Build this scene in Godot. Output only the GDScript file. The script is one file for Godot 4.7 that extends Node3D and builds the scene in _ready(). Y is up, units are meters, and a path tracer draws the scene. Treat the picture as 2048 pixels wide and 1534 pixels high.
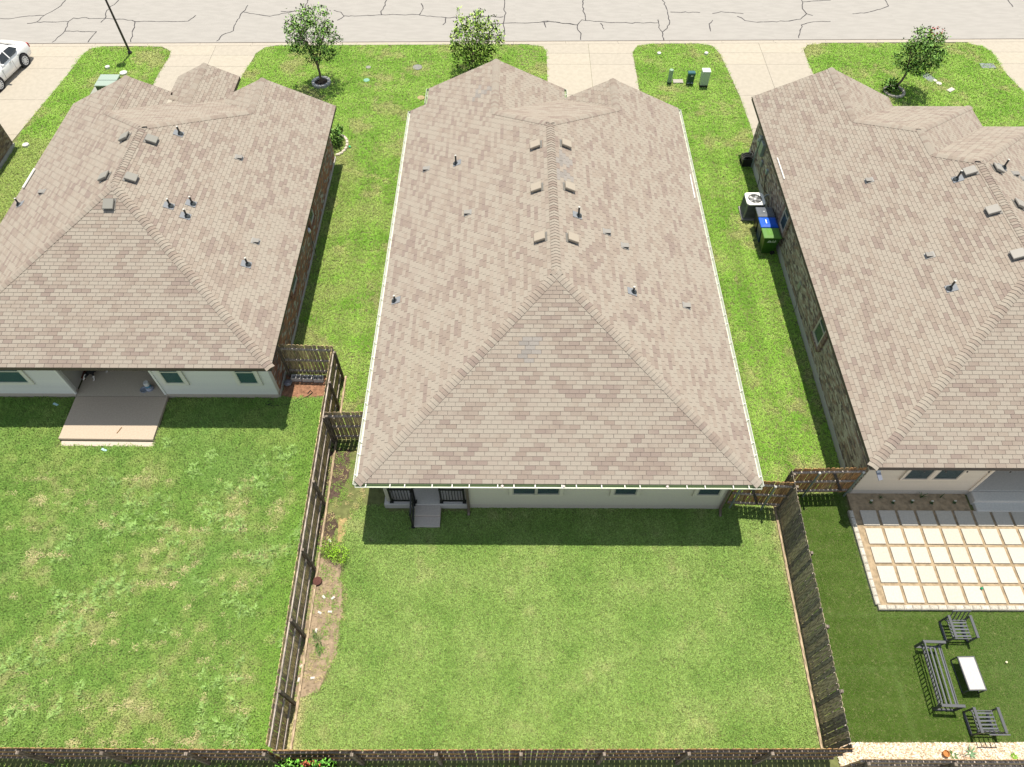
extends Node3D
# A street of single-storey houses seen from a drone behind the gardens. x right, y up, -z towards the street; "f" below is metres towards the street.
var rng := RandomNumberGenerator.new()
var M := {}
var counts := {}
var nz := FastNoiseLite.new()
var nz2 := FastNoiseLite.new()
var nz3 := FastNoiseLite.new()
const T := 0.4575          # rise of every roof per metre
const EAVE := 2.75
const TAB := 0.323
const EXPO := 0.142
const CAM := Vector3(0, 22.5, 0)

func P(x, f, h = 0.0) -> Vector3: return Vector3(x, h, -f)

class MB:
	var v := PackedVector3Array()
	var n := PackedVector3Array()
	var c := PackedColorArray()
	func tri(a: Vector3, b: Vector3, d: Vector3, col: Color, nn = null):
		var m: Vector3 = (b - a).cross(d - a).normalized() if nn == null else nn
		v.append(a); v.append(d); v.append(b)
		for i in 3: n.append(m); c.append(col)
	func quad(a: Vector3, b: Vector3, d: Vector3, e: Vector3, col: Color):
		tri(a, b, d, col); tri(a, d, e, col)
	func quad2(a: Vector3, b: Vector3, d: Vector3, e: Vector3, ca: Color, cb: Color):
		var m := (b - a).cross(d - a).normalized()
		for p in [a, d, b, a, e, d]: v.append(p); n.append(m)
		for p in [ca, cb, cb, ca, ca, cb]: c.append(p)
	func box(p: Vector3, s: Vector3, col: Color, bs := Basis.IDENTITY):
		var x := bs.x * s.x * 0.5
		var y := bs.y * s.y * 0.5
		var z := bs.z * s.z * 0.5
		quad(p - x - y + z, p + x - y + z, p + x + y + z, p - x + y + z, col)
		quad(p + x - y - z, p - x - y - z, p - x + y - z, p + x + y - z, col)
		quad(p + x - y + z, p + x - y - z, p + x + y - z, p + x + y + z, col)
		quad(p - x - y - z, p - x - y + z, p - x + y + z, p - x + y - z, col)
		quad(p - x + y + z, p + x + y + z, p + x + y - z, p - x + y - z, col)
		quad(p - x - y - z, p + x - y - z, p + x - y + z, p - x - y + z, col)
	func bevel(p: Vector3, s: Vector3, b: float, col: Color, bs := Basis.IDENTITY):   # a box with chamfered top edges
		var hx := s.x * 0.5
		var hz := s.z * 0.5
		var lo := []
		var mid := []
		var top := []
		for k in [[-1, 1], [1, 1], [1, -1], [-1, -1]]:
			lo.append(p + bs * Vector3(k[0] * hx, -s.y * 0.5, k[1] * hz))
			mid.append(p + bs * Vector3(k[0] * hx, s.y * 0.5 - b, k[1] * hz))
			top.append(p + bs * Vector3(k[0] * (hx - b), s.y * 0.5, k[1] * (hz - b)))
		for i in 4:
			var j := (i + 1) % 4
			quad(lo[i], lo[j], mid[j], mid[i], col); quad(mid[i], mid[j], top[j], top[i], col)
		quad(top[0], top[1], top[2], top[3], col); quad(lo[3], lo[2], lo[1], lo[0], col)
	func bar(a: Vector3, b: Vector3, w: float, h: float, col: Color, up := Vector3.UP):   # a square bar from a to b
		var d := (b - a).normalized()
		var x := up.cross(d)
		if x.length() < 0.01: x = Vector3.RIGHT
		x = x.normalized()
		box((a + b) * 0.5, Vector3(w, h, a.distance_to(b)), col, Basis(x, d.cross(x), d))
	func tube(pts: Array, rs: Array, sides: int, col: Color, caps := true):
		var rings := []
		var px := Vector3.ZERO
		for i in pts.size():
			var d: Vector3 = (pts[min(i + 1, pts.size() - 1)] - pts[max(i - 1, 0)]).normalized()
			var x := d.cross(Vector3.RIGHT if abs(d.x) < 0.8 else Vector3.FORWARD) if px == Vector3.ZERO else px - d * px.dot(d)
			x = x.normalized(); px = x
			var y := d.cross(x)
			var r := []
			for k in sides:
				var an := TAU * k / sides
				r.append([pts[i] + (x * cos(an) + y * sin(an)) * rs[min(i, rs.size() - 1)], x * cos(an) + y * sin(an)])
			rings.append(r)
		for i in pts.size() - 1:
			for k in sides:
				var q: Array = [rings[i][k], rings[i][(k + 1) % sides], rings[i + 1][(k + 1) % sides], rings[i + 1][k]]
				for t in [0, 2, 1, 0, 3, 2]: v.append(q[t][0]); n.append(q[t][1]); c.append(col)
		if caps:
			for e in [0, pts.size() - 1]:
				for k in range(1, sides - 1):
					var a: Vector3 = rings[e][0][0]
					var b: Vector3 = rings[e][k][0]
					var d2: Vector3 = rings[e][k + 1][0]
					if e == 0: tri(a, d2, b, col)
					else: tri(a, b, d2, col)
	func lathe(p: Vector3, prof: Array, sides: int, col: Color, bs := Basis.IDENTITY):   # prof: [radius, height]
		for i in prof.size() - 1:
			var r0: float = prof[i][0]
			var r1: float = prof[i + 1][0]
			var y0: float = prof[i][1]
			var y1: float = prof[i + 1][1]
			var nr := Vector2(y1 - y0, r0 - r1).normalized()
			for k in sides:
				var a := TAU * k / sides
				var b := TAU * (k + 1) / sides
				var da := Vector3(sin(a), 0, cos(a))
				var db := Vector3(sin(b), 0, cos(b))
				var q := [p + bs * (da * r0 + Vector3.UP * y0), p + bs * (db * r0 + Vector3.UP * y0), p + bs * (db * r1 + Vector3.UP * y1), p + bs * (da * r1 + Vector3.UP * y1)]
				var qn := [bs * (da * nr.x + Vector3.UP * nr.y), bs * (db * nr.x + Vector3.UP * nr.y)]
				for t in [0, 2, 1, 0, 3, 2]: v.append(q[t]); n.append(qn[1 if t == 1 or t == 2 else 0]); c.append(col)
	func prism(poly: PackedVector2Array, y0: float, y1: float, col: Color):   # poly in (x, f)
		var ids := Geometry2D.triangulate_polygon(poly)
		var up := Vector3.UP
		for i in range(0, ids.size(), 3):
			var a := poly[ids[i]]
			var b := poly[ids[i + 1]]
			var d := poly[ids[i + 2]]
			if (b - a).cross(d - a) > 0:
				var t := b; b = d; d = t
			for q in [a, b, d]: v.append(Vector3(q.x, y1, -q.y)); n.append(up); c.append(col)
		var cw := Geometry2D.is_polygon_clockwise(poly)
		for i in poly.size():
			var a := poly[i]
			var b := poly[(i + 1) % poly.size()]
			if cw:
				var t := a; a = b; b = t
			quad(Vector3(a.x, y0, -a.y), Vector3(b.x, y0, -b.y), Vector3(b.x, y1, -b.y), Vector3(a.x, y1, -a.y), col)
	func mesh() -> ArrayMesh:
		var m := ArrayMesh.new()
		var a := []
		a.resize(Mesh.ARRAY_MAX)
		a[Mesh.ARRAY_VERTEX] = v; a[Mesh.ARRAY_NORMAL] = n; a[Mesh.ARRAY_COLOR] = c
		m.add_surface_from_arrays(Mesh.PRIMITIVE_TRIANGLES, a)
		return m

func numbered(called: String, parent: Node) -> String:
	var key := str(parent.get_instance_id()) + called
	counts[key] = counts.get(key, -1) + 1
	return called if counts[key] == 0 else called + "_%03d" % counts[key]
func tag(o: Node, label := "", category := "", group := "", kind := ""):
	if label: o.set_meta("label", label)
	if category: o.set_meta("category", category)
	if group: o.set_meta("group", group)
	if kind: o.set_meta("kind", kind)
	return o
func thing(called: String, at: Vector3, label: String, category: String, group := "", turn := 0.0) -> Node3D:
	var o := Node3D.new()
	o.name = numbered(called, self); add_child(o)
	o.position = at; o.rotation.y = turn
	return tag(o, label, category, group)
# a mesh in world coordinates as a part of parent (or of the root)
func obj(called: String, b: MB, mat: Material, parent: Node3D = self) -> MeshInstance3D:
	return put(called, b.mesh(), mat, parent, Transform3D.IDENTITY)
func put(called: String, m: Mesh, mat: Material, parent: Node3D, world: Transform3D) -> MeshInstance3D:
	var o := MeshInstance3D.new()
	o.name = numbered(called, parent); o.mesh = m; o.material_override = mat
	parent.add_child(o)
	o.global_transform = world
	return o
# a mesh in the thing's own axes
func own(called: String, b: MB, mat: Material, parent: Node3D) -> MeshInstance3D:
	return put(called, b.mesh(), mat, parent, parent.global_transform)
func struct(called: String, b: MB, mat: Material, parent: Node3D = self) -> MeshInstance3D:
	var o := obj(called, b, mat, parent)
	if parent == self: o.set_meta("kind", "structure")
	return o

# ---------------------------------------------------------------- materials
func grain(freq: float, lo: float, hi: float, seed_: int, size := 256, fr := FastNoiseLite.FRACTAL_FBM, stretch := 1) -> ImageTexture:
	var f := FastNoiseLite.new()
	f.seed = seed_; f.frequency = freq; f.noise_type = FastNoiseLite.TYPE_SIMPLEX; f.fractal_type = fr; f.fractal_octaves = 4
	var im := f.get_seamless_image(size, size)
	if stretch < 0:
		im.resize(size, size * -stretch, Image.INTERPOLATE_CUBIC)
		im = im.get_region(Rect2i(0, 0, size, size))
	if stretch > 1:
		im.resize(size * stretch, size, Image.INTERPOLATE_CUBIC)
		im = im.get_region(Rect2i(0, 0, size, size))
	im.convert(Image.FORMAT_L8)
	var d := im.get_data()
	var o := PackedByteArray()
	o.resize(d.size() * 3)
	for i in d.size():
		var q := int(255.0 * pow(lerpf(lo, hi, clampf((d[i] / 255.0 - 0.2) / 0.6, 0, 1)) / hi, 1 / 2.2))
		o[i * 3] = q; o[i * 3 + 1] = q; o[i * 3 + 2] = q
	return ImageTexture.create_from_image(Image.create_from_data(size, size, false, Image.FORMAT_RGB8, o))
func mat(called: String, rough: float, tex = null, scale := 1.0, opts := {}) -> StandardMaterial3D:
	var m := StandardMaterial3D.new()
	m.vertex_color_use_as_albedo = true
	m.roughness = rough
	m.metallic_specular = opts.get("spec", 0.35)
	m.metallic = opts.get("metal", 0.0)
	if tex != null:
		m.albedo_texture = tex
		m.uv1_triplanar = true; m.uv1_world_triplanar = true
		m.uv1_scale = Vector3.ONE * scale
	if opts.has("nrm"):
		m.normal_enabled = true; m.normal_texture = opts.nrm; m.normal_scale = opts.get("nrms", 1.0)
		m.uv1_triplanar = true; m.uv1_world_triplanar = true; m.uv1_scale = Vector3.ONE * scale
	if opts.has("k"): m.albedo_color = Color(opts.k, opts.k, opts.k).linear_to_srgb()
	if opts.has("back"):
		m.backlight_enabled = true; m.backlight = opts.back
	if opts.has("coat"):
		m.clearcoat_enabled = true; m.clearcoat = opts.coat; m.clearcoat_roughness = 0.08
	M[called] = m
	return m
func bump(freq: float, seed_: int, size := 256) -> NoiseTexture2D:
	return null
func materials():
	var fine := grain(0.12, 0.72, 1.12, 3)
	var mid := grain(0.03, 0.75, 1.08, 5)
	var blot := grain(0.03, 0.93, 1.0, 9, 512)
	var blot2 := grain(0.06, 0.90, 1.0, 19, 512)
	var street_grain := grain(0.04, 0.93, 1.0, 29, 512, FastNoiseLite.FRACTAL_FBM, 4)
	var faint := grain(0.05, 0.96, 1.0, 39)
	var wood := grain(0.05, 0.45, 1.15, 7, 256, FastNoiseLite.FRACTAL_FBM, -7)
	mat("shingle", 0.92, fine, 1.6, {"spec": 0.25, "k": 0.76})
	mat("felt", 1.0)
	mat("concrete", 0.9, blot, 0.17, {"spec": 0.2, "k": 0.61})
	mat("slab", 0.9, blot2, 0.35, {"spec": 0.2, "k": 0.80})
	mat("asphalt", 0.95, street_grain, 0.13, {"spec": 0.2, "k": 0.635})
	mat("tar", 0.7)
	mat("soil", 1.0, mid, 0.5)
	mat("grass", 0.75, null, 1.0, {"spec": 0.2, "back": Color(0.10, 0.16, 0.03)})
	mat("leaf", 0.5, null, 1.0, {"spec": 0.35, "back": Color(0.16, 0.24, 0.04)})
	mat("bark", 0.95, mid, 2.0)
	mat("wood", 0.9, wood, 1.3, {"spec": 0.2})
	mat("brick", 0.95, mid, 3.0, {"spec": 0.2})
	mat("paint", 0.6, faint, 0.8)
	mat("white_metal", 0.35, null, 1.0, {"spec": 0.5})
	mat("dark_metal", 0.45, null, 1.0, {"spec": 0.5})
	mat("plastic", 0.35, null, 1.0, {"spec": 0.5})
	mat("stone", 0.95, mid, 2.0)
	mat("fur", 0.9)
	mat("car_paint", 0.3, null, 1.0, {"spec": 0.5, "coat": 1.0})
	mat("steel", 0.3, null, 1.0, {"metal": 0.9})
	mat("rubber", 0.85)
	var g := StandardMaterial3D.new()
	g.albedo_color = Color(0.30, 0.40, 0.42, 0.30)
	g.transparency = BaseMaterial3D.TRANSPARENCY_ALPHA
	g.roughness = 0.08; g.metallic_specular = 0.25
	M["glass"] = g
	var cg := StandardMaterial3D.new()
	cg.albedo_color = Color(0.10, 0.12, 0.13); cg.roughness = 0.05; cg.metallic_specular = 0.7
	M["car_glass"] = cg

# ---------------------------------------------------------------- houses
var PAL := [Color(0.435, 0.383, 0.325), Color(0.42, 0.362, 0.306), Color(0.40, 0.338, 0.286), Color(0.375, 0.31, 0.264), Color(0.355, 0.288, 0.247), Color(0.34, 0.272, 0.236), Color(0.375, 0.345, 0.315), Color(0.335, 0.308, 0.285)]
# places where the shingles have greyed: (x, f, radius)
const STAINS := [[1.95, 22.2, 0.55], [2.0, 21.2, 0.45], [0.35, 14.0, 0.38], [-1.5, 28.6, 0.45]]
func tone(s: float, t: float, sd: float) -> int:
	var r := rng.randf() + 0.34 * nz.get_noise_2d(s * 1.1 + sd, t * 1.1) + 0.18 * nz2.get_noise_2d(s * 0.7 + sd, t * 3.0)
	return 0 if r < 0.40 else 1 if r < 0.58 else 2 if r < 0.73 else 3 if r < 0.86 else 4 if r < 0.98 else 5
const HL := 0.016
const HU := 0.003
const GAP := 0.012
func tab_into(b: MB, o: Vector3, e: Vector3, n: Vector3, u: Vector3, w: float, ca: Color, cb: Color):
	var l := EXPO + 0.012
	var p00 := o + n * HL
	var p10 := o + e * w + n * HL
	var p11 := o + e * w + u * l + n * HU
	var p01 := o + u * l + n * HU
	b.quad2(p00, p10, p11, p01, ca, cb)
	b.quad2(o, o + e * w, p10, p00, ca, cb)
	b.quad(o + u * l, o, p00, p01, ca)
	b.quad(o + e * w, o + e * w + u * l, p11, p10, cb)
func roof_plane(h: Dictionary, poly3: Array, e: Vector3):
	var n := Vector3.ZERO
	for i in poly3.size(): n += (poly3[i] as Vector3).cross(poly3[(i + 1) % poly3.size()])
	n = n.normalized()
	if n.y < 0: n = -n
	var u := n.cross(e)
	if u.y < 0:
		e = -e; u = -u
	var o: Vector3 = poly3[0]
	for p in poly3:
		if p.y < o.y: o = p
	var poly := PackedVector2Array()
	var lo := Vector2(1e9, 1e9)
	var hi := -lo
	for p in poly3:
		var q := Vector2((p - o).dot(e), (p - o).dot(u))
		poly.append(q); lo = lo.min(q); hi = hi.max(q)
	var ids := Geometry2D.triangulate_polygon(poly)
	var deck: MB = h.deck
	for i in range(0, ids.size(), 3):
		var a: Vector3 = poly3[ids[i]]
		var bb: Vector3 = poly3[ids[i + 1]]
		var d: Vector3 = poly3[ids[i + 2]]
		if (bb - a).cross(d - a).y < 0: deck.tri(a, d, bb, Color(0.12, 0.105, 0.095))
		else: deck.tri(a, bb, d, Color(0.12, 0.105, 0.095))
	var rest: MB = h.rest
	var k := 0
	var sd := rng.randf() * 900.0
	while k * EXPO < hi.y:
		var t0 := k * EXPO
		var off := fposmod(k * 0.37 * TAB + 0.004 * sin(k * 1.7), TAB)
		var s0 := floorf((lo.x - off) / TAB) * TAB + off
		var right := tone(s0, t0, sd)
		while s0 < hi.x:
			var left := right if right < 6 and rng.randf() < 0.15 else tone(s0, t0, sd)
			right = left
			if rng.randf() < 0.5: right = clampi(left + rng.randi_range(-2, 2), 0, 5)
			var wp := o + e * s0 + u * t0
			for q in STAINS:
				if Vector2(wp.x - q[0], -wp.z - q[1]).length() < q[2] * rng.randf_range(0.3, 1.2):
					left = rng.randi_range(6, 7); right = left
			var a := s0 + GAP * 0.5 + rng.randf_range(-0.003, 0.003)
			var w := TAB - GAP
			var c4 := [Vector2(a, t0), Vector2(a + w, t0), Vector2(a + w, t0 + EXPO), Vector2(a, t0 + EXPO)]
			var ins := 0
			for q in c4: ins += 1 if Geometry2D.is_point_in_polygon(q, poly) else 0
			if ins == 4:
				h.tabs.append([(o + e * a + u * t0).distance_squared_to(CAM), o + e * a + u * t0, e, n, u, left, right])
			else:
				for q in Geometry2D.intersect_polygons(PackedVector2Array(c4), poly):
					clipped(rest, q, o, e, n, u, t0, PAL[left])
			s0 += TAB
		k += 1
func clipped(b: MB, q: PackedVector2Array, o: Vector3, e: Vector3, n: Vector3, u: Vector3, t0: float, col: Color):
	if Geometry2D.is_polygon_clockwise(q): q.reverse()
	var top := []
	for p in q: top.append(o + e * p.x + u * p.y + n * lerpf(HL, HU, clampf((p.y - t0) / EXPO, 0, 1)))
	for i in range(1, q.size() - 1): b.tri(top[0], top[i], top[i + 1], col)
	for i in q.size():
		var j := (i + 1) % q.size()
		b.quad(o + e * q[i].x + u * q[i].y, o + e * q[j].x + u * q[j].y, top[j], top[i], col)
func roof_caps(h: Dictionary, a: Vector3, b: Vector3, n1: Vector3, n2: Vector3):
	var d := (b - a).normalized()
	var w1 := n1.cross(d).normalized()
	if w1.y > 0: w1 = -w1
	var w2 := n2.cross(d).normalized()
	if w2.y > 0: w2 = -w2
	var up := (n1 + n2).normalized()
	var l := EXPO + 0.02
	var ms := []
	for c in PAL:
		var m := MB.new()
		for s in [[w1, n1], [w2, n2]]:
			var w: Vector3 = s[0]
			var n: Vector3 = s[1]
			var c0 := up * 0.044
			var c1 := d * l + up * 0.024
			var m0 := w * 0.085 + n * 0.040
			var m1 := w * 0.085 + d * l + n * 0.020
			var e0 := w * 0.165 + n * 0.031
			var e1 := w * 0.165 + d * l + n * 0.013
			var f0 := w * 0.165
			var f1 := w * 0.165 + d * l
			var flip: bool = (m0 - c0).cross(c1 - c0).dot(up) < 0
			for q in [[c0, m0, m1, c1], [m0, e0, e1, m1], [e0, f0, f1, e1]]:
				if flip: m.quad(q[0], q[3], q[2], q[1], c)
				else: m.quad(q[0], q[1], q[2], q[3], c)
			m.quad(Vector3.ZERO, f0, e0, m0, c); m.tri(Vector3.ZERO, m0, c0, c)
		ms.append(m.mesh())
	var i := 0
	var sd := rng.randf() * 500
	while i * EXPO < a.distance_to(b) - 0.02:
		put("ridge_cap", ms[tone(i * EXPO, 0, sd) if rng.randf() < 0.8 else rng.randi_range(0, 4)], M.shingle, h.roof, Transform3D(Basis.IDENTITY, a + d * i * EXPO))
		i += 1
func begin_house(at: Vector3, label: String, grp := "") -> Dictionary:
	var t := thing("house", at, label, "house", grp)
	return {"root": t, "deck": MB.new(), "rest": MB.new(), "tabs": []}
func finish_roof(h: Dictionary):
	var deck: MeshInstance3D = obj("roof", h.deck, M.felt, h.root)
	h.roof = deck
	h.tabs.sort_custom(func(p, q): return p[0] < q[0])
	var cache := {}
	for i in h.tabs.size():
		var t: Array = h.tabs[i]
		if i < 300:
			var key := "%d_%d" % [t[5], t[6]]
			if not cache.has(key):
				var m := MB.new()
				tab_into(m, Vector3.ZERO, Vector3.RIGHT, Vector3.UP, Vector3.FORWARD, TAB - GAP, PAL[t[5]], PAL[t[6]])
				cache[key] = m.mesh()
			put("shingle", cache[key], M.shingle, deck, Transform3D(Basis(t[2], t[3], -t[4]), t[1]))
		else:
			tab_into(h.rest, t[1], t[2], t[3], t[4], TAB - GAP, PAL[t[5]], PAL[t[6]])
	var r := obj("shingles", h.rest, M.shingle, deck)
	r.set_meta("kind", "stuff")
var NL := Vector3(-T, 1, 0).normalized()    # slope that falls to the left, to the right, to the garden, to the street
var NR := Vector3(T, 1, 0).normalized()
var NB := Vector3(0, 1, T).normalized()
var NF := Vector3(0, 1, -T).normalized()
const EX := Vector3(1, 0, 0)
const EZ := Vector3(0, 0, 1)
func fascia(h: Dictionary, edges: Array, col: Color, hh := 0.15):
	for e in edges:
		var b := MB.new()
		var a: Vector3 = e[0]
		var c: Vector3 = e[1]
		b.bar(a - Vector3(0, hh * 0.5 + 0.004, 0), c - Vector3(0, hh * 0.5 + 0.004, 0), 0.03, hh, col)
		obj("fascia", b, M.paint, h.root)
func solid_wall(h: Dictionary, x0, x1, f0, f1, y0, y1, col: Color, m = null, called := "wall") -> MeshInstance3D:
	var b := MB.new()
	b.box(P((x0 + x1) * 0.5, (f0 + f1) * 0.5, (y0 + y1) * 0.5), Vector3(abs(x1 - x0), y1 - y0, abs(f1 - f0)), col)
	return obj(called, b, M.paint if m == null else m, h.root)
# lap siding on a wall facing the garden, at depth f, from x0 to x1
func siding(w: MeshInstance3D, x0: float, x1: float, f: float, y0: float, y1: float, cols: Array):
	var ms := []
	for c in cols:
		var b := MB.new()
		var l := x1 - x0
		var hgt := 0.186
		b.quad(Vector3(0, 0, 0.026), Vector3(l, 0, 0.026), Vector3(l, hgt, 0.008), Vector3(0, hgt, 0.008), c)
		b.quad(Vector3(0, 0, 0), Vector3(l, 0, 0), Vector3(l, 0, 0.026), Vector3(0, 0, 0.026), c)
		b.tri(Vector3(l, 0, 0.026), Vector3(l, 0, 0), Vector3(l, hgt, 0.008), c); b.tri(Vector3(0, 0, 0), Vector3(0, 0, 0.026), Vector3(0, hgt, 0.008), c)
		ms.append(b.mesh())
	var y := y0
	while y < y1 - 0.1:
		put("plank", ms[rng.randi() % ms.size()], M.paint, w, Transform3D(Basis.IDENTITY, P(x0, f, y)))
		y += 0.178
# a window on a wall: at = centre of its foot on the wall face, bs = (along the wall, up, outwards)
func window(h: Dictionary, at: Vector3, bs: Basis, w: float, hg: float, trim: Color, sash: Color, behind: Color, opts := {}):
	var fr := MB.new()
	var tw: float = opts.get("trim", 0.10)
	var lx := func(x, y, z): return at + bs * Vector3(x, y, z)
	for s in [-1, 1]: fr.box(lx.call(s * (w * 0.5 + tw * 0.5), hg * 0.5, 0.03), Vector3(tw, hg + tw * 2, 0.06), trim, bs)
	for y in [-tw * 0.5, hg + tw * 0.5]: fr.box(lx.call(0, y, 0.032), Vector3(w, tw, 0.064), trim, bs)
	var o := obj("window", fr, M.paint, h.root)
	var sa := MB.new()
	var k := 0.045
	for s in [-1, 1]: sa.box(lx.call(s * (w * 0.5 - k * 0.5), hg * 0.5, 0.04), Vector3(k, hg, 0.03), sash, bs)
	for y in [k * 0.5, hg * opts.get("rail", 0.62), hg - k * 0.5]: sa.box(lx.call(0, y, 0.042), Vector3(w - 2 * k, k, 0.03), sash, bs)
	if opts.get("mull", false): sa.box(lx.call(0, hg * 0.5, 0.05), Vector3(0.10, hg, 0.05), sash, bs)
	obj("sash", sa, M.paint, o)
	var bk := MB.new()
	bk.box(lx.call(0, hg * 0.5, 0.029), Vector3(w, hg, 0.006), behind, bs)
	obj("dark_backing", bk, M.paint, o)  # added dark board: the dim room behind the pane put into its colour
	var pn := MB.new()
	pn.quad(lx.call(-w * 0.5 + k, k, 0.036), lx.call(w * 0.5 - k, k, 0.036), lx.call(w * 0.5 - k, hg - k, 0.036), lx.call(-w * 0.5 + k, hg - k, 0.036), Color.WHITE)
	obj("pane", pn, M.glass, o)
	if opts.get("brick", false):
		var cols := opts.get("bricks", [Color(0.30, 0.15, 0.11), Color(0.25, 0.13, 0.10), Color(0.36, 0.20, 0.15), Color(0.20, 0.11, 0.09)])
		var ms := []
		for c in cols:
			var b := MB.new()
			b.bevel(Vector3.ZERO, Vector3(0.058, 0.20, 0.10), 0.006, c)
			ms.append(b.mesh())
		var n := int((w + tw * 2 + 0.14) / 0.07)
		for i in n:   # a sill of bricks on edge and, up one jamb, a row of headers
			put("brick", ms[rng.randi() % 4], M.brick, o, Transform3D(bs * Basis(Vector3.RIGHT, 0.25), lx.call((i - n * 0.5 + 0.5) * 0.07, -tw - 0.10, 0.045)))
		for s in [-1, 1]:
			for i in int((hg + tw) / 0.07):
				put("brick", ms[rng.randi() % 4], M.brick, o, Transform3D(bs * Basis(Vector3.BACK, PI / 2), lx.call(s * (w * 0.5 + tw + 0.101), i * 0.07 - tw, 0.03)))
# bricks as real geometry on a wall face: at = lower corner, bs = (along, up, outwards)
func brickwork(wall: MeshInstance3D, at: Vector3, bs: Basis, l: float, hg: float, cols: Array, holes: Array):
	var b := MB.new()
	var row := 0
	while (row + 1) * 0.0765 < hg:
		var x := -0.105 if row % 2 else 0.0
		while x < l:
			var x0 := maxf(x, 0)
			var x1 := minf(x + 0.2, l)
			var keep := x1 - x0 > 0.03
			for q in holes:
				if x1 > q[0] and x0 < q[1] and (row + 1) * 0.0765 > q[2] and row * 0.0765 < q[3]: keep = false
			if keep:
				var big := nz.get_noise_2d(x * 3.0, row * 1.4) * 0.35 + rng.randf()
				var c: Color = cols[clampi(int(big * cols.size()), 0, cols.size() - 1)]
				var d := 0.012 + rng.randf() * 0.006
				var p := func(xx, yy, zz): return at + bs * Vector3(xx, yy, zz)
				var y0 := row * 0.0765
				var y1 := y0 + 0.0665
				b.quad(p.call(x0, y0, d), p.call(x1, y0, d), p.call(x1, y1, d), p.call(x0, y1, d), c)
				b.quad(p.call(x0, y1, d), p.call(x1, y1, d), p.call(x1, y1, 0), p.call(x0, y1, 0), c)
				b.quad(p.call(x1, y0, d), p.call(x1, y0, 0), p.call(x1, y1, 0), p.call(x1, y1, d), c)
				b.quad(p.call(x0, y0, 0), p.call(x0, y0, d), p.call(x0, y1, d), p.call(x0, y1, 0), c)
			x += 0.21
		row += 1
	obj("bricks", b, M.brick, wall).set_meta("kind", "stuff")
func slope_frame(n: Vector3) -> Basis:
	var down := (Vector3.DOWN + n * n.y).normalized()
	return Basis(n.cross(down), n, down)
func box_vent(h: Dictionary, at: Vector3, n: Vector3, lid: Color):
	var bs := slope_frame(n)
	var a := MB.new()
	a.box(at + n * 0.022, Vector3(0.44, 0.008, 0.46), Color(0.16, 0.15, 0.14), bs)
	a.box(at + n * 0.06, Vector3(0.30, 0.09, 0.30), Color(0.05, 0.05, 0.05), bs)
	var o := obj("roof_vent", a, M.dark_metal, h.root)
	var b := MB.new()
	b.bevel(at + n * 0.125 + bs.z * 0.02, Vector3(0.375, 0.05, 0.40), 0.012, lid, bs)
	for s in [-1, 1]: b.box(at + n * 0.085 + bs.x * s * 0.18 + bs.z * 0.02, Vector3(0.012, 0.05, 0.38), lid * 0.8, bs)
	obj("hood", b, M.white_metal, o)
func pipe_vent(h: Dictionary, at: Vector3, n: Vector3, hg := 0.42):
	var bs := slope_frame(n)
	var a := MB.new()
	a.box(at + n * 0.023 + bs.z * -0.06, Vector3(0.30, 0.01, 0.36), Color(0.19, 0.20, 0.22), bs)
	a.lathe(at + n * 0.02, [[0.115, 0.0], [0.10, 0.03], [0.055, 0.08], [0.05, 0.10]], 14, Color(0.05, 0.055, 0.06))
	var o := obj("vent_pipe", a, M.rubber, h.root)
	var b := MB.new()
	b.tube([at, at + Vector3.UP * hg], [0.036], 12, Color(0.03, 0.032, 0.035))
	var pip := obj("pipe", b, M.plastic, o)
	var c := MB.new()
	c.tube([at + Vector3.UP * (hg - 0.012), at + Vector3.UP * (hg + 0.005)], [0.038], 12, Color(0.45, 0.44, 0.41))
	obj("rim", c, M.plastic, o)
func hood_vent(h: Dictionary, at: Vector3, n: Vector3):
	var bs := slope_frame(n)
	var a := MB.new()
	a.box(at + n * 0.022, Vector3(0.28, 0.008, 0.32), Color(0.25, 0.24, 0.23), bs)
	var o := obj("exhaust_vent", a, M.dark_metal, h.root)
	var b := MB.new()
	var p := func(x, y, z): return at + bs * Vector3(x, y, z)
	var c := Color(0.20, 0.19, 0.175)
	b.quad(p.call(-0.1, 0.13, 0.11), p.call(0.1, 0.13, 0.11), p.call(0.1, 0.03, -0.12), p.call(-0.1, 0.03, -0.12), c)
	b.tri(p.call(-0.1, 0.02, -0.12), p.call(-0.1, 0.02, 0.11), p.call(-0.1, 0.13, 0.11), c); b.tri(p.call(0.1, 0.02, 0.11), p.call(0.1, 0.02, -0.12), p.call(0.1, 0.13, 0.11), c)
	b.quad(p.call(-0.1, 0.105, 0.114), p.call(0.1, 0.105, 0.114), p.call(0.1, 0.13, 0.112), p.call(-0.1, 0.13, 0.112), c)
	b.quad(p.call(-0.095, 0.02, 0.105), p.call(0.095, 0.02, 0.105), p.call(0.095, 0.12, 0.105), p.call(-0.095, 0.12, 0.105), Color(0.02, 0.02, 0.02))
	for s in [-1, 1]: b.tri(p.call(0.102 * s, 0.02, -0.11), p.call(0.102 * s, 0.02, 0.10), p.call(0.102 * s, 0.112, 0.10), Color(0.04, 0.04, 0.04))  # dark mouth and cheek overlays: shade of the opening put into the colour
	obj("hood", b, M.dark_metal, o)
func on_left(xe, x, f) -> Vector3: return P(x, f, EAVE + T * (x - xe))
func on_right(xe, x, f) -> Vector3: return P(x, f, EAVE + T * (xe - x))
func trim_rakes(h: Dictionary, rakes: Array, col: Color): fascia(h, rakes, col, 0.14)

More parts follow.
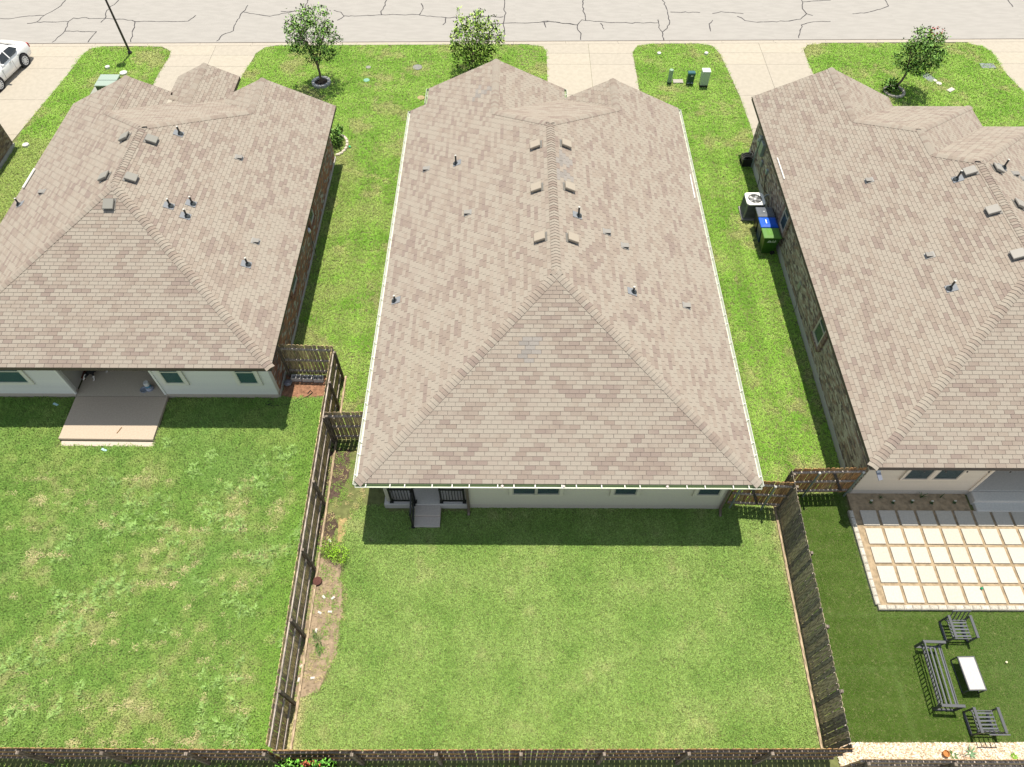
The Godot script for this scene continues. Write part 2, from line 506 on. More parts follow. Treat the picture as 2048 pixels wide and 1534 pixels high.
func middle_house():
	var h := begin_house(P(1.38, 20), "long house with white gutters and a railed back porch, between the two neighbours")
	var xl := -4.85
	var xr := 7.61
	var fb := 10.10
	var ab := P(1.38, 16.33, 5.60)
	var af := P(1.38, 24.38, 5.60)
	var bl := P(xl, fb, EAVE)
	var br := P(xr, fb, EAVE)
	var dl := P(-0.87, 26.63, 4.571)
	var dr := P(4.40, 27.40, 4.219)
	var m := P(2.15, 29.65, 3.189)
	var fl := P(-0.87, 30.62, 4.571)
	var fr := P(4.40, 29.66, 4.219)
	roof_plane(h, [bl, br, ab], EX)
	roof_plane(h, [bl, ab, af, dl, fl, on_left(xl, -4.05, 30.62), on_left(xl, -4.05, 29.4), P(xl, 29.4, EAVE)], EZ)
	roof_plane(h, [br, P(xr, 29.66, EAVE), fr, dr, af, ab], EZ)
	roof_plane(h, [af, dr, m, dl], EX)
	roof_plane(h, [dl, m, P(2.3, 29.7, 3.121), P(2.3, 30.62, 3.121), fl], EZ)
	roof_plane(h, [dr, fr, m], EZ)
	finish_roof(h)
	for c in [[bl, ab, NL, NB], [br, ab, NR, NB], [ab, af, NL, NR], [dl, af, NL, NF], [dr, af, NR, NF], [fl, dl, NL, NR], [fr, dr, NL, NR]]: roof_caps(h, c[0], c[1], c[2], c[3])
	var dark := Color(0.10, 0.085, 0.07)
	fascia(h, [[P(xl + 0.03, fb + 0.02, EAVE), P(xr - 0.03, fb + 0.02, EAVE)], [P(xl + 0.02, fb, EAVE), P(xl + 0.02, 29.4, EAVE)], [P(xr - 0.02, fb, EAVE), P(xr - 0.02, 29.6, EAVE)], [P(xl, 29.4, EAVE), on_left(xl, -4.05, 29.4)], [on_left(xl, -4.05, 29.4), on_left(xl, -4.05, 30.6)], [P(2.3, 29.7, 3.12), P(2.3, 30.6, 3.12)], [on_left(xl, -4.05, 30.62), fl], [fl, P(2.3, 30.62, 3.12)], [fr, P(xr, 29.66, EAVE)], [m, fr]], dark)
	solid_wall(h, xl + 0.05, xr - 0.05, fb + 0.05, 29.3, 2.56, 2.60, Color(0.45, 0.43, 0.38), null, "soffit")
	solid_wall(h, -3.6, 1.9, 29.3, 30.3, 2.56, 2.60, Color(0.45, 0.43, 0.38), null, "soffit")
	# walls
	var green := Color(0.50, 0.48, 0.395)
	var w := solid_wall(h, -1.5, 7.12, 10.6, 10.8, 0.30, 2.56, green)
	siding(w, -1.5, 7.12, 10.6, 0.30, 2.56, [green, green * 0.985, green * 1.015])
	solid_wall(h, -1.5, 7.14, 10.58, 10.9, -0.05, 0.30, Color(0.60, 0.56, 0.48), M.slab, "foundation")
	solid_wall(h, -4.35, -1.5, 12.8, 13.0, 0.0, 2.56, green)
	solid_wall(h, -1.65, -1.5, 10.8, 12.8, 0.0, 2.56, green)
	solid_wall(h, -4.4, -4.2, 13.0, 29.2, 0.0, 2.56, Color(0.22, 0.15, 0.11), M.brick)
	var wr := solid_wall(h, 6.95, 7.13, 10.8, 29.2, 0.0, 2.56, Color(0.28, 0.24, 0.2), M.brick)
	brickwork(wr, P(7.13, 10.62, 0.25), Basis(Vector3.FORWARD, Vector3.UP, Vector3.RIGHT), 3.0, 2.3, [Color(0.22, 0.09, 0.06), Color(0.17, 0.08, 0.06), Color(0.28, 0.15, 0.1)], [])
	solid_wall(h, -4.2, 6.95, 29.0, 29.2, 0.0, 2.56, Color(0.22, 0.15, 0.11), M.brick)
	solid_wall(h, -3.6, 1.8, 30.0, 30.2, 0.0, 2.9, Color(0.22, 0.15, 0.11), M.brick)
	var bs := Basis(Vector3.RIGHT, Vector3.UP, Vector3.BACK)
	var sash := Color(0.34, 0.335, 0.28)
	for q in [[0.745, 1.56, true], [3.68, 0.76, false], [6.42, 0.76, false]]:
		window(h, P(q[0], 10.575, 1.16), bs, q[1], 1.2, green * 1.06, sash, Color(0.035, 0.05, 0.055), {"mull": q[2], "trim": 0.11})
	# porch
	var pb := MB.new()
	pb.bevel(P(-2.98, 11.68, 0.10), Vector3(2.88, 0.36, 2.24), 0.02, Color(0.58, 0.55, 0.525))
	var porch := obj("porch_slab", pb, M.slab, h.root)
	for s in [[10.40, 0.21, 0.24], [10.04, 0.10, 0.0]]:
		var sb := MB.new()
		sb.bevel(P(-2.93, s[0] - 0.02, s[1] * 0.5), Vector3(0.88, s[1], 0.36), 0.012, Color(0.56, 0.50, 0.455))
		obj("step", sb, M.slab, porch)
	var cb := MB.new()
	cb.box(P(-4.26, 10.74, 1.43), Vector3(0.14, 2.28, 0.14), Color(0.42, 0.40, 0.34))
	obj("porch_column", cb, M.paint, h.root)
	railing(h, P(-4.16, 10.66, 0.28), P(-3.36, 10.66, 0.28), 8)
	railing(h, P(-2.46, 10.66, 0.28), P(-1.68, 10.66, 0.28), 8)
	railing(h, P(-4.34, 10.9, 0.28), P(-4.34, 12.7, 0.28), 14)
	railing(h, P(-3.40, 10.56, 0.28), P(-3.39, 9.86, 0.02), 6)
	# gutters
	var gc := Color(0.46, 0.475, 0.42)
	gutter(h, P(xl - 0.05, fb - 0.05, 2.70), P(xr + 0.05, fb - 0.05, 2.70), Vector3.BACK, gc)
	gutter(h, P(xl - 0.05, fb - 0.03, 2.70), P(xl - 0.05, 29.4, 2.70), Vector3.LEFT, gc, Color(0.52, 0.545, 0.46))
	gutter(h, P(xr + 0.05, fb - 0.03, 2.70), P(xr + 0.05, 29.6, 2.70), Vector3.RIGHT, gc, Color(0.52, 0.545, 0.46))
	gutter(h, P(-4.10, 29.45, 3.07), P(-4.10, 30.62, 3.07), Vector3.LEFT, gc)
	gutter(h, P(2.35, 29.75, 3.07), P(2.35, 30.62, 3.07), Vector3.RIGHT, gc)
	for x in [-1.53, 7.06]:
		var d := MB.new()
		d.tube([P(x, fb, 2.62), P(x, fb + 0.12, 2.5), P(x, 10.5, 2.25), P(x, 10.5, 0.22), P(x, 10.28, 0.06)], [0.05], 8, Color(0.13, 0.105, 0.085))
		obj("downspout", d, M.white_metal, h.root)
	# things on the roof
	var lid := Color(0.31, 0.27, 0.215)
	for q in [[0.84, 23.26], [0.84, 20.77], [0.92, 18.14]]: box_vent(h, on_left(xl, q[0], q[1]), NL, lid)
	for q in [[1.93, 23.33], [1.96, 20.82], [1.96, 18.15]]: box_vent(h, on_right(xr, q[0], q[1]), NR, lid)
	pipe_vent(h, on_left(xl, -2.41, 24.1), NL); pipe_vent(h, on_left(xl, -4.37, 17.4), NL, 0.3)
	pipe_vent(h, on_right(xr, 2.28, 19.5), NR); pipe_vent(h, on_right(xr, 4.08, 16.6), NR, 0.28)
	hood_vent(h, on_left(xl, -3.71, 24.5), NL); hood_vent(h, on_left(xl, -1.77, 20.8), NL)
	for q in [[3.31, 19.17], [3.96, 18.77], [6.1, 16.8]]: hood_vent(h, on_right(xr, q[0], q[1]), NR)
	var st := MB.new()
	st.tube([on_right(xr, 7.47, 24.72) + Vector3.UP * 0.04, on_right(xr, 7.46, 23.24) + Vector3.UP * 0.04], [0.025], 8, Color(0.75, 0.74, 0.72))
	tag(obj("loose_pipe", st, M.plastic), "white plastic pipe lying on shingles just above the white side gutter", "pipe")
	# small round items on the gutter lip, taken for eave floodlights
	for x in [0.75 - 1.1, 1.55, 4.75]:
		var gb := MB.new()
		gb.lathe(P(x, fb - 0.07, 2.705), [[0.0, 0.0], [0.045, 0.01], [0.055, 0.03], [0.035, 0.06], [0.0, 0.065]], 9, Color(0.36, 0.32, 0.29))
		tag(obj("gutter_floodlight", gb, M.plastic), "small pale round eave floodlight on the lip of the back gutter", "light", "eave floodlights along the back gutter")
func railing(h: Dictionary, a: Vector3, b: Vector3, n: int):
	var r := MB.new()
	var k := Color(0.012, 0.012, 0.013)
	var up := Vector3.UP
	for y in [0.92, 0.10]: r.bar(a + up * y, b + up * y, 0.045, 0.04, k)
	var o := obj("railing", r, M.dark_metal, h.root)
	for p in [a, b]:
		var q := MB.new()
		q.box(p + up * 0.48, Vector3(0.06, 0.96, 0.06), k); q.box(p + up * 0.03, Vector3(0.12, 0.06, 0.12), k); q.box(p + up * 0.97, Vector3(0.075, 0.03, 0.075), k)
		obj("post", q, M.dark_metal, o)
	for i in range(1, n):
		var q := MB.new()
		var p := a.lerp(b, float(i) / n)
		q.box(p + up * 0.51, Vector3(0.02, 0.80, 0.02), k)
		obj("baluster", q, M.dark_metal, o)
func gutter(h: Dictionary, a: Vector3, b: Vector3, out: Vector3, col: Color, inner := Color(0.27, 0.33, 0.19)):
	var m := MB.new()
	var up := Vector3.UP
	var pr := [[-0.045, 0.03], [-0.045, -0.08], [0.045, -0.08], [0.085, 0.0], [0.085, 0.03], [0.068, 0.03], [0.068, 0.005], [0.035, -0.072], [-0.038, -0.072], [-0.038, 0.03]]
	for i in pr.size() - 1:
		var p: Array = pr[i]
		var q: Array = pr[i + 1]
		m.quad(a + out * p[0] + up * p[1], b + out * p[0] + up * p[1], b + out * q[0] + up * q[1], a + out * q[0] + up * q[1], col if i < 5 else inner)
	for e in [a, b]: m.box(e - up * 0.025, Vector3(0.11, 0.1, 0.012) if abs(out.x) > 0.5 else Vector3(0.012, 0.1, 0.11), col)
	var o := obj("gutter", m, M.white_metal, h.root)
	var n := int(a.distance_to(b) / 0.66)
	var d := (b - a).normalized()
	for i in n:
		var s := MB.new()
		var p := a.lerp(b, (i + 0.5 + 0.18 * sin(i * 2.3)) / n) + up * 0.028
		s.bar(p - out * 0.045, p + out * 0.08, 0.03, 0.012, Color(0.50, 0.50, 0.46))
		obj("hanger", s, M.white_metal, o)

func left_house():
	var h := begin_house(P(-14.6, 22), "house with red brick side wall and an open concrete patio under the eave")
	var xl := -20.75
	var xr := -8.40
	var fb := 14.49
	var mx := -14.575
	var ab := P(mx, 20.665, 5.575)
	var af := P(mx, 24.1, 5.575)
	var bl := P(xl, fb, EAVE)
	var br := P(xr, fb, EAVE)
	var dl := P(-17.66, 27.185, 4.164)
	var dr := P(-11.45, 27.225, 4.145)
	var fl := P(-17.66, 29.88, 4.164)
	var fr := P(-11.45, 29.75, 4.145)
	var vr := P(-13.3, 29.075, 3.299)
	var vl := P(-15.9, 28.945, 3.359)
	roof_plane(h, [bl, br, ab], EX)
	roof_plane(h, [bl, ab, af, dl, fl, P(xl, 29.88, EAVE)], EZ)
	roof_plane(h, [br, P(xr, 29.75, EAVE), fr, dr, af, ab], EZ)
	roof_plane(h, [af, dr, vr, P(-13.3, 30.2, 2.784), P(-15.9, 30.2, 2.784), vl, dl], EX)
	roof_plane(h, [dl, vl, P(-15.9, 29.88, 3.359), fl], EZ)
	roof_plane(h, [dr, fr, P(-13.3, 29.75, 3.299), vr], EZ)
	var rb := P(-14.95, 28.79, 3.432)
	var rf := P(-14.95, 32.15, 3.432)
	roof_plane(h, [rb, rf, P(-13.46, 32.15, EAVE), P(-13.46, 30.27, EAVE)], EZ)
	roof_plane(h, [rb, P(-16.44, 30.27, EAVE), P(-16.44, 32.15, EAVE), rf], EZ)
	finish_roof(h)
	for c in [[bl, ab, NL, NB], [br, ab, NR, NB], [ab, af, NL, NR], [dl, af, NL, NF], [dr, af, NR, NF], [fl, dl, NL, NR], [fr, dr, NL, NR], [rf, rb, NL, NR]]: roof_caps(h, c[0], c[1], c[2], c[3])
	var dark := Color(0.075, 0.06, 0.05)
	fascia(h, [[bl, br], [P(xr - 0.02, fb, EAVE), P(xr - 0.02, 29.75, EAVE)], [P(xl + 0.02, fb, EAVE), P(xl + 0.02, 29.88, EAVE)], [fr, P(xr, 29.75, EAVE)], [P(-13.3, 29.75, 3.3), fr], [fl, P(xl, 29.88, EAVE)], [fl, P(-15.9, 29.88, 3.36)], [rf, P(-13.46, 32.15, EAVE)], [rf, P(-16.44, 32.15, EAVE)], [P(-13.46, 30.27, EAVE), P(-13.46, 32.15, EAVE)], [P(-13.3, 29.1, 3.3), P(-13.3, 29.75, 3.3)]], dark)
	solid_wall(h, xl + 0.05, xr - 0.05, fb + 0.03, 29.6, 2.56, 2.60, Color(0.45, 0.43, 0.40), null, "soffit")
	solid_wall(h, -16.3, -13.6, 29.6, 32.0, 2.56, 2.60, Color(0.45, 0.43, 0.40), null, "soffit")
	var grey := Color(0.60, 0.60, 0.565)
	var cols := [grey, grey * 0.98, grey * 1.02]
	for q in [[-20.3, -16.68], [-13.2, -8.93]]:
		var w := solid_wall(h, q[0], q[1], 15.15, 15.35, 0.22, 2.56, grey)
		siding(w, q[0], q[1], 15.15, 0.22, 2.56, cols)
		solid_wall(h, q[0], q[1], 15.12, 15.4, -0.05, 0.22, Color(0.56, 0.49, 0.41), M.slab, "foundation")
	for x in [-16.68, -13.26]:   # corner boards and the side walls of the patio recess
		solid_wall(h, x, x + 0.08, 15.10, 15.18, 0.2, 2.56, grey * 1.08, null, "corner_board")
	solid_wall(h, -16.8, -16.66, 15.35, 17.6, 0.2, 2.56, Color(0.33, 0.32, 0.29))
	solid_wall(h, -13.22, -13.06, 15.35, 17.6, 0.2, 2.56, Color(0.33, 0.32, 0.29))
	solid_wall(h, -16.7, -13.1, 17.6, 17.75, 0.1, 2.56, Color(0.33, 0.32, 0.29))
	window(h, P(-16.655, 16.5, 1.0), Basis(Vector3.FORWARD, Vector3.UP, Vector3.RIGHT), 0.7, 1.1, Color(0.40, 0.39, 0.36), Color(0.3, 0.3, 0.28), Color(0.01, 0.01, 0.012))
	var sk := MB.new()
	for i in 7: sk.box(P(-16.6, 15.85 + i * 0.075, 0.20), Vector3(0.10, 0.20, 0.06), [Color(0.16, 0.06, 0.04), Color(0.12, 0.05, 0.035)][i % 2])
	obj("brick_plinth", sk, M.brick, h.root)
	var wr := solid_wall(h, -9.15, -8.95, 15.35, 29.5, 0.0, 2.56, Color(0.36, 0.31, 0.27), M.brick)
	var red := [Color(0.46, 0.43, 0.39), Color(0.27, 0.22, 0.19), Color(0.32, 0.16, 0.11), Color(0.36, 0.18, 0.12), Color(0.30, 0.18, 0.13), Color(0.22, 0.16, 0.135), Color(0.40, 0.22, 0.15)]
	brickwork(wr, P(-8.95, 15.15, 0.12), Basis(Vector3.FORWARD, Vector3.UP, Vector3.RIGHT), 14.3, 2.42, red, [[8.15, 9.15, 0.85, 2.4], [4.0, 5.2, 0.95, 2.4]])
	solid_wall(h, -8.97, -8.90, 15.14, 29.5, -0.05, 0.11, Color(0.58, 0.55, 0.49), M.slab, "foundation")
	solid_wall(h, -20.3, -20.1, 15.35, 29.5, 0.0, 2.56, Color(0.22, 0.13, 0.1), M.brick)
	solid_wall(h, -20.2, -9.0, 29.3, 29.5, 0.0, 2.56, Color(0.22, 0.13, 0.1), M.brick)
	solid_wall(h, -16.0, -13.8, 31.6, 31.8, 0.0, 2.56, Color(0.22, 0.13, 0.1), M.brick)
	var bs := Basis(Vector3.RIGHT, Vector3.UP, Vector3.BACK)
	var tr := Color(0.62, 0.61, 0.54)
	for x in [-18.55, -12.52, -9.78]:
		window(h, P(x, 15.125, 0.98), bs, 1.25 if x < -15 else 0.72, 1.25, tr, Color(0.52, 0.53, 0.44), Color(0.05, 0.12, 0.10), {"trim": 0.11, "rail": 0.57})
	var bs2 := Basis(Vector3.FORWARD, Vector3.UP, Vector3.RIGHT)
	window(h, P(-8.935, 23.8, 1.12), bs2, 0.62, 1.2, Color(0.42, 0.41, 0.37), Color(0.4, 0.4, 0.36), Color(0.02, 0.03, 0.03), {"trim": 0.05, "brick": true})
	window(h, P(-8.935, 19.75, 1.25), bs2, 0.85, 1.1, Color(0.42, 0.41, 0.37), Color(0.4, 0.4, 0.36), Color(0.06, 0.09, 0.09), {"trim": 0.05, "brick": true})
	# roof furniture
	var lid := Color(0.21, 0.20, 0.18)
	for q in [[-14.12, 23.5], [-14.18, 21.2]]: box_vent(h, on_right(xr, q[0], q[1]), NR, lid)
	for q in [[-15.2, 23.76], [-15.2, 21.39]]: box_vent(h, on_left(xl, q[0], q[1]), NL, lid)
	box_vent(h, P(-14.6, 19.95, EAVE + T * (19.95 - fb)), NB, lid)
	for q in [[-12.75, 20.45], [-12.15, 20.9], [-12.17, 20.2], [-9.91, 18.75], [-13.37, 24.4]]: pipe_vent(h, on_right(xr, q[0], q[1]), NR, 0.36)
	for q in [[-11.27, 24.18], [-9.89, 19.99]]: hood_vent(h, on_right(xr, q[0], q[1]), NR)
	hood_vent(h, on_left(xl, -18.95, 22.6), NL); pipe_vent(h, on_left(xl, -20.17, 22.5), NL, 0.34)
	var st := MB.new()
	st.box(P(-20.56, 24.3, 2.92), Vector3(0.07, 0.05, 1.25), Color(0.72, 0.71, 0.69), Basis(Vector3.FORWARD, -0.43))
	tag(obj("loose_board", st, M.paint), "white board lying on the shingles along the far roof edge", "board")
	return h

func right_house():
	var h := begin_house(P(17.4, 20), "house with mottled tan brick side wall beside the square paver patio")
	var xl := 11.25
	var xr := 23.55
	var fb := 10.73
	var ab := P(17.4, 16.88, 5.564)
	var af := P(17.4, 22.15, 5.564)
	var bl := P(xl, fb, EAVE)
	var br := P(xr, fb, EAVE)
	var b := P(16.28, 23.27, 5.051)
	var c := P(16.28, 24.82, 5.051)
	var d := P(14.47, 26.63, 4.223)
	var f := P(14.47, 30.58, 4.223)
	var e := P(21.31, 29.85, EAVE)
	var k := P(21.31, 28.3, EAVE)
	var j := P(17.69, 29.85, EAVE)
	roof_plane(h, [bl, br, ab], EX)
	roof_plane(h, [bl, ab, af, b, c, d, f, P(xl, 30.58, EAVE)], EZ)
	roof_plane(h, [br, P(xr, 28.3, EAVE), af, ab], EZ)
	roof_plane(h, [af, P(xr, 28.3, EAVE), k, b], EX)
	roof_plane(h, [b, k, e, c], EZ)
	roof_plane(h, [c, e, j, d], EX)
	roof_plane(h, [d, j, P(17.69, 30.58, EAVE), f], EZ)
	finish_roof(h)
	for q in [[bl, ab, NL, NB], [br, ab, NR, NB], [ab, af, NL, NR], [b, af, NL, NF], [c, b, NL, NR], [d, c, NL, NF], [e, c, NR, NF], [f, d, NL, NR], [P(xr, 28.3, EAVE), af, NR, NF]]: roof_caps(h, q[0], q[1], q[2], q[3])
	var dark := Color(0.085, 0.07, 0.06)
	fascia(h, [[bl, br], [P(xl + 0.02, fb, EAVE), P(xl + 0.02, 30.58, EAVE)], [f, P(xl, 30.58, EAVE)], [f, P(17.69, 30.58, EAVE)], [j, P(17.69, 30.58, EAVE)], [j, e], [k, e], [k, P(xr, 28.3, EAVE)], [br, P(xr, 28.3, EAVE)]], dark)
	solid_wall(h, xl + 0.05, xr - 0.05, fb + 0.03, 28.2, 2.56, 2.60, Color(0.45, 0.41, 0.35), null, "soffit")
	solid_wall(h, xl + 0.05, 17.6, 28.2, 30.4, 2.56, 2.60, Color(0.45, 0.41, 0.35), null, "soffit")
	solid_wall(h, 17.6, 21.2, 28.2, 29.7, 2.56, 2.60, Color(0.45, 0.41, 0.35), null, "soffit")
	var tan := Color(0.66, 0.575, 0.465)
	var w := solid_wall(h, 11.72, 15.75, 11.2, 11.4, 0.32, 2.56, tan)
	siding(w, 11.72, 15.75, 11.2, 0.32, 2.56, [tan, tan * 0.985, tan * 1.015])
	solid_wall(h, 11.72, 15.8, 11.17, 11.45, -0.05, 0.32, Color(0.62, 0.57, 0.50), M.slab, "foundation")
	solid_wall(h, 15.70, 15.80, 11.14, 11.2, 0.3, 2.56, tan * 1.08, null, "corner_board")
	solid_wall(h, 15.66, 15.8, 11.4, 13.6, 0.2, 2.56, tan * 0.9)
	solid_wall(h, 15.7, 22.0, 13.6, 13.8, 0.2, 2.56, tan * 0.9)
	solid_wall(h, 22.0, 23.1, 11.2, 13.8, 0.0, 2.56, tan)
	var pb := MB.new()
	pb.bevel(P(18.9, 12.35, 0.14), Vector3(6.2, 0.34, 2.4), 0.02, Color(0.62, 0.60, 0.56))
	var porch := obj("porch_slab", pb, M.slab, h.root)
	for s in [[10.96, 0.30], [10.66, 0.15]]:
		var sb := MB.new()
		sb.bevel(P(18.9, s[0], s[1] * 0.5), Vector3(6.2 - (0.1 if s[0] < 10.8 else 0.0), s[1], 0.36), 0.012, Color(0.68, 0.665, 0.62))
		obj("step", sb, M.slab, porch)
	var wl := solid_wall(h, 11.72, 11.92, 11.4, 30.0, 0.0, 2.56, Color(0.46, 0.42, 0.36), M.brick)
	var mix := [Color(0.56, 0.51, 0.42), Color(0.46, 0.41, 0.33), Color(0.37, 0.32, 0.26), Color(0.27, 0.23, 0.20), Color(0.42, 0.35, 0.28), Color(0.34, 0.24, 0.19), Color(0.19, 0.15, 0.14)]
	brickwork(wl, P(11.72, 30.0, 0.30), Basis(Vector3.BACK, Vector3.UP, Vector3.LEFT), 18.8, 2.26, mix, [[5.95, 7.0, 0.55, 1.8], [12.2, 13.3, 0.55, 1.8]])
	solid_wall(h, 11.69, 11.76, 11.19, 30.0, -0.05, 0.29, Color(0.60, 0.585, 0.54), M.slab, "foundation")
	solid_wall(h, 22.9, 23.1, 13.8, 28.0, 0.0, 2.56, Color(0.3, 0.27, 0.23), M.brick)
	solid_wall(h, 11.92, 22.9, 27.8, 28.0, 0.0, 2.56, Color(0.3, 0.27, 0.23), M.brick)
	solid_wall(h, 11.92, 17.2, 29.9, 30.1, 0.0, 2.56, Color(0.3, 0.27, 0.23), M.brick)
	var bs := Basis(Vector3.RIGHT, Vector3.UP, Vector3.BACK)
	for x in [13.42, 14.40]:
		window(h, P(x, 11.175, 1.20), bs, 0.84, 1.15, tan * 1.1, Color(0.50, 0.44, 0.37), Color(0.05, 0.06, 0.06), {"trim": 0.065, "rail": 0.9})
	var bs2 := Basis(Vector3.BACK, Vector3.UP, Vector3.LEFT)
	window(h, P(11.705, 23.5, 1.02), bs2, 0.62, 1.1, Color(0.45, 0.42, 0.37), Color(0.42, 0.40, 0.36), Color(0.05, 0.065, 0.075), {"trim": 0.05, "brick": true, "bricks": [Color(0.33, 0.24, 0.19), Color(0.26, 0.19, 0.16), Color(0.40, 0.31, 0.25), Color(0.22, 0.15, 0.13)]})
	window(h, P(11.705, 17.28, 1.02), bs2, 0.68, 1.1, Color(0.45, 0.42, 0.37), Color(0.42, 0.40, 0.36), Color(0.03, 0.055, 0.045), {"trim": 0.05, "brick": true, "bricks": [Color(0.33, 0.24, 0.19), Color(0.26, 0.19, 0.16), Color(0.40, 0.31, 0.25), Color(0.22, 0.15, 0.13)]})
	var lid := Color(0.26, 0.247, 0.22)
	for q in [[16.98, 21.75], [17.0, 19.6], [17.0, 17.4]]: box_vent(h, on_left(xl, q[0], q[1]), NL, lid)
	for q in [[18.15, 22.1], [18.15, 20.1]]: box_vent(h, on_right(xr, q[0], q[1]), NR, lid)
	pipe_vent(h, on_left(xl, 16.5, 21.6), NL); pipe_vent(h, on_left(xl, 14.93, 16.75), NL, 0.4); pipe_vent(h, on_right(xr, 18.75, 22.55), NR, 0.4)
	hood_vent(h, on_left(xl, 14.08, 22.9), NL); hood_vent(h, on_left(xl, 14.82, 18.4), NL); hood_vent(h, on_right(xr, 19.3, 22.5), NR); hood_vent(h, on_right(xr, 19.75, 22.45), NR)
	var st := MB.new()
	st.tube([on_left(xl, 11.42, 25.86) + Vector3.UP * 0.04, on_left(xl, 11.42, 24.46) + Vector3.UP * 0.04], [0.024], 8, Color(0.72, 0.71, 0.69))
	tag(obj("loose_pipe", st, M.plastic), "white plastic pipe lying on shingles above the tan brick wall", "pipe")
	# eave light strung at the corner
	var so := MB.new()
	so.box(P(11.58, 10.62, 2.42), Vector3(0.13, 0.03, 0.30), Color(0.16, 0.17, 0.21), Basis(Vector3.RIGHT, 0.5) * Basis(Vector3.UP, 0.25))
	so.box(P(11.55, 10.74, 2.50), Vector3(0.12, 0.06, 0.10), Color(0.55, 0.55, 0.53), Basis(Vector3.RIGHT, 0.5) * Basis(Vector3.UP, 0.25))
	obj("solar_light", so, M.plastic, h.root)
	for i in 7:
		var l := MB.new()
		l.lathe(P(13.0 + i * 0.68, 10.72, 2.46), [[0.0, 0.0], [0.022, 0.015], [0.022, 0.05], [0.012, 0.08]], 8, Color(0.04, 0.04, 0.04))
		obj("eave_bulb", l, M.plastic, h.root)
func far_house():
	var h := begin_house(P(-30, 24), "brown brick house corner behind the white car's driveway")
	var xl := -37.3
	var xr := -24.95
	var ab := P(-31.1, 21.7, 5.56)
	var af := P(-31.1, 25.0, 5.56)
	roof_plane(h, [P(xl, 15.5, EAVE), P(xr, 15.5, EAVE), ab], EX)
	roof_plane(h, [P(xl, 15.5, EAVE), ab, af, P(xl, 31.0, EAVE)], EZ)
	roof_plane(h, [P(xr, 15.5, EAVE), P(xr, 31.0, EAVE), af, ab], EZ)
	roof_plane(h, [af, P(xr, 31.0, EAVE), P(xl, 31.0, EAVE)], EX)
	h.tabs.resize(0)
	var deck: MeshInstance3D = obj("roof", h.deck, M.shingle, h.root)
	for i in deck.mesh.get_surface_count(): pass
	fascia(h, [[P(xr, 15.5, EAVE), P(xr, 31.0, EAVE)], [P(xl, 31.0, EAVE), P(xr, 31.0, EAVE)]], Color(0.08, 0.07, 0.06))
	solid_wall(h, xl + 0.1, xr - 0.05, 15.6, 30.9, 2.56, 2.6, Color(0.45, 0.42, 0.38), null, "soffit")
	var w := solid_wall(h, -36.8, -25.32, 16.0, 30.42, 0.0, 2.56, Color(0.26, 0.22, 0.18), M.brick)
	var mix := [Color(0.30, 0.25, 0.19), Color(0.24, 0.19, 0.14), Color(0.19, 0.14, 0.105), Color(0.14, 0.105, 0.09), Color(0.26, 0.19, 0.13)]
	brickwork(w, P(-25.32, 22.0, 0.18), Basis(Vector3.FORWARD, Vector3.UP, Vector3.RIGHT), 8.4, 2.36, mix, [])
	brickwork(w, P(-25.32, 30.42, 0.18), Basis(Vector3.LEFT, Vector3.UP, Vector3.FORWARD), 3.0, 2.36, mix, [])
	solid_wall(h, -25.36, -25.27, 16.0, 30.44, -0.05, 0.17, Color(0.42, 0.41, 0.38), M.slab, "foundation")

# ---------------------------------------------------------------- ground, street, lawns
func kerb_f(x: float) -> float: return 39.98 + 0.0138 * x
func pv(a: Array) -> PackedVector2Array:
	var o := PackedVector2Array()
	for i in range(0, a.size(), 2): o.append(Vector2(a[i], a[i + 1]))
	return o
func slabs(called: String, poly: PackedVector2Array, fs: Array, xs: Array, y: float, cols: Array, m: Material, gap := 0.014) -> Node3D:
	var o := Node3D.new()
	o.name = numbered(called, self); add_child(o); o.set_meta("kind", "structure")
	o.position = P(poly[0].x, poly[0].y)
	var fl := [-100.0] + fs + [100.0]
	var xl := [-100.0] + xs + [100.0]
	for i in fl.size() - 1:
		for j in xl.size() - 1:
			var g := gap * 0.5
			var cell := pv([xl[j] + g, fl[i] + g, xl[j + 1] - g, fl[i] + g, xl[j + 1] - g, fl[i + 1] - g, xl[j] + g, fl[i + 1] - g])
			for q in Geometry2D.intersect_polygons(cell, poly):
				var b := MB.new()
				b.prism(q, y - 0.12, y, cols[rng.randi() % cols.size()])
				obj("slab", b, m, o)
	return o
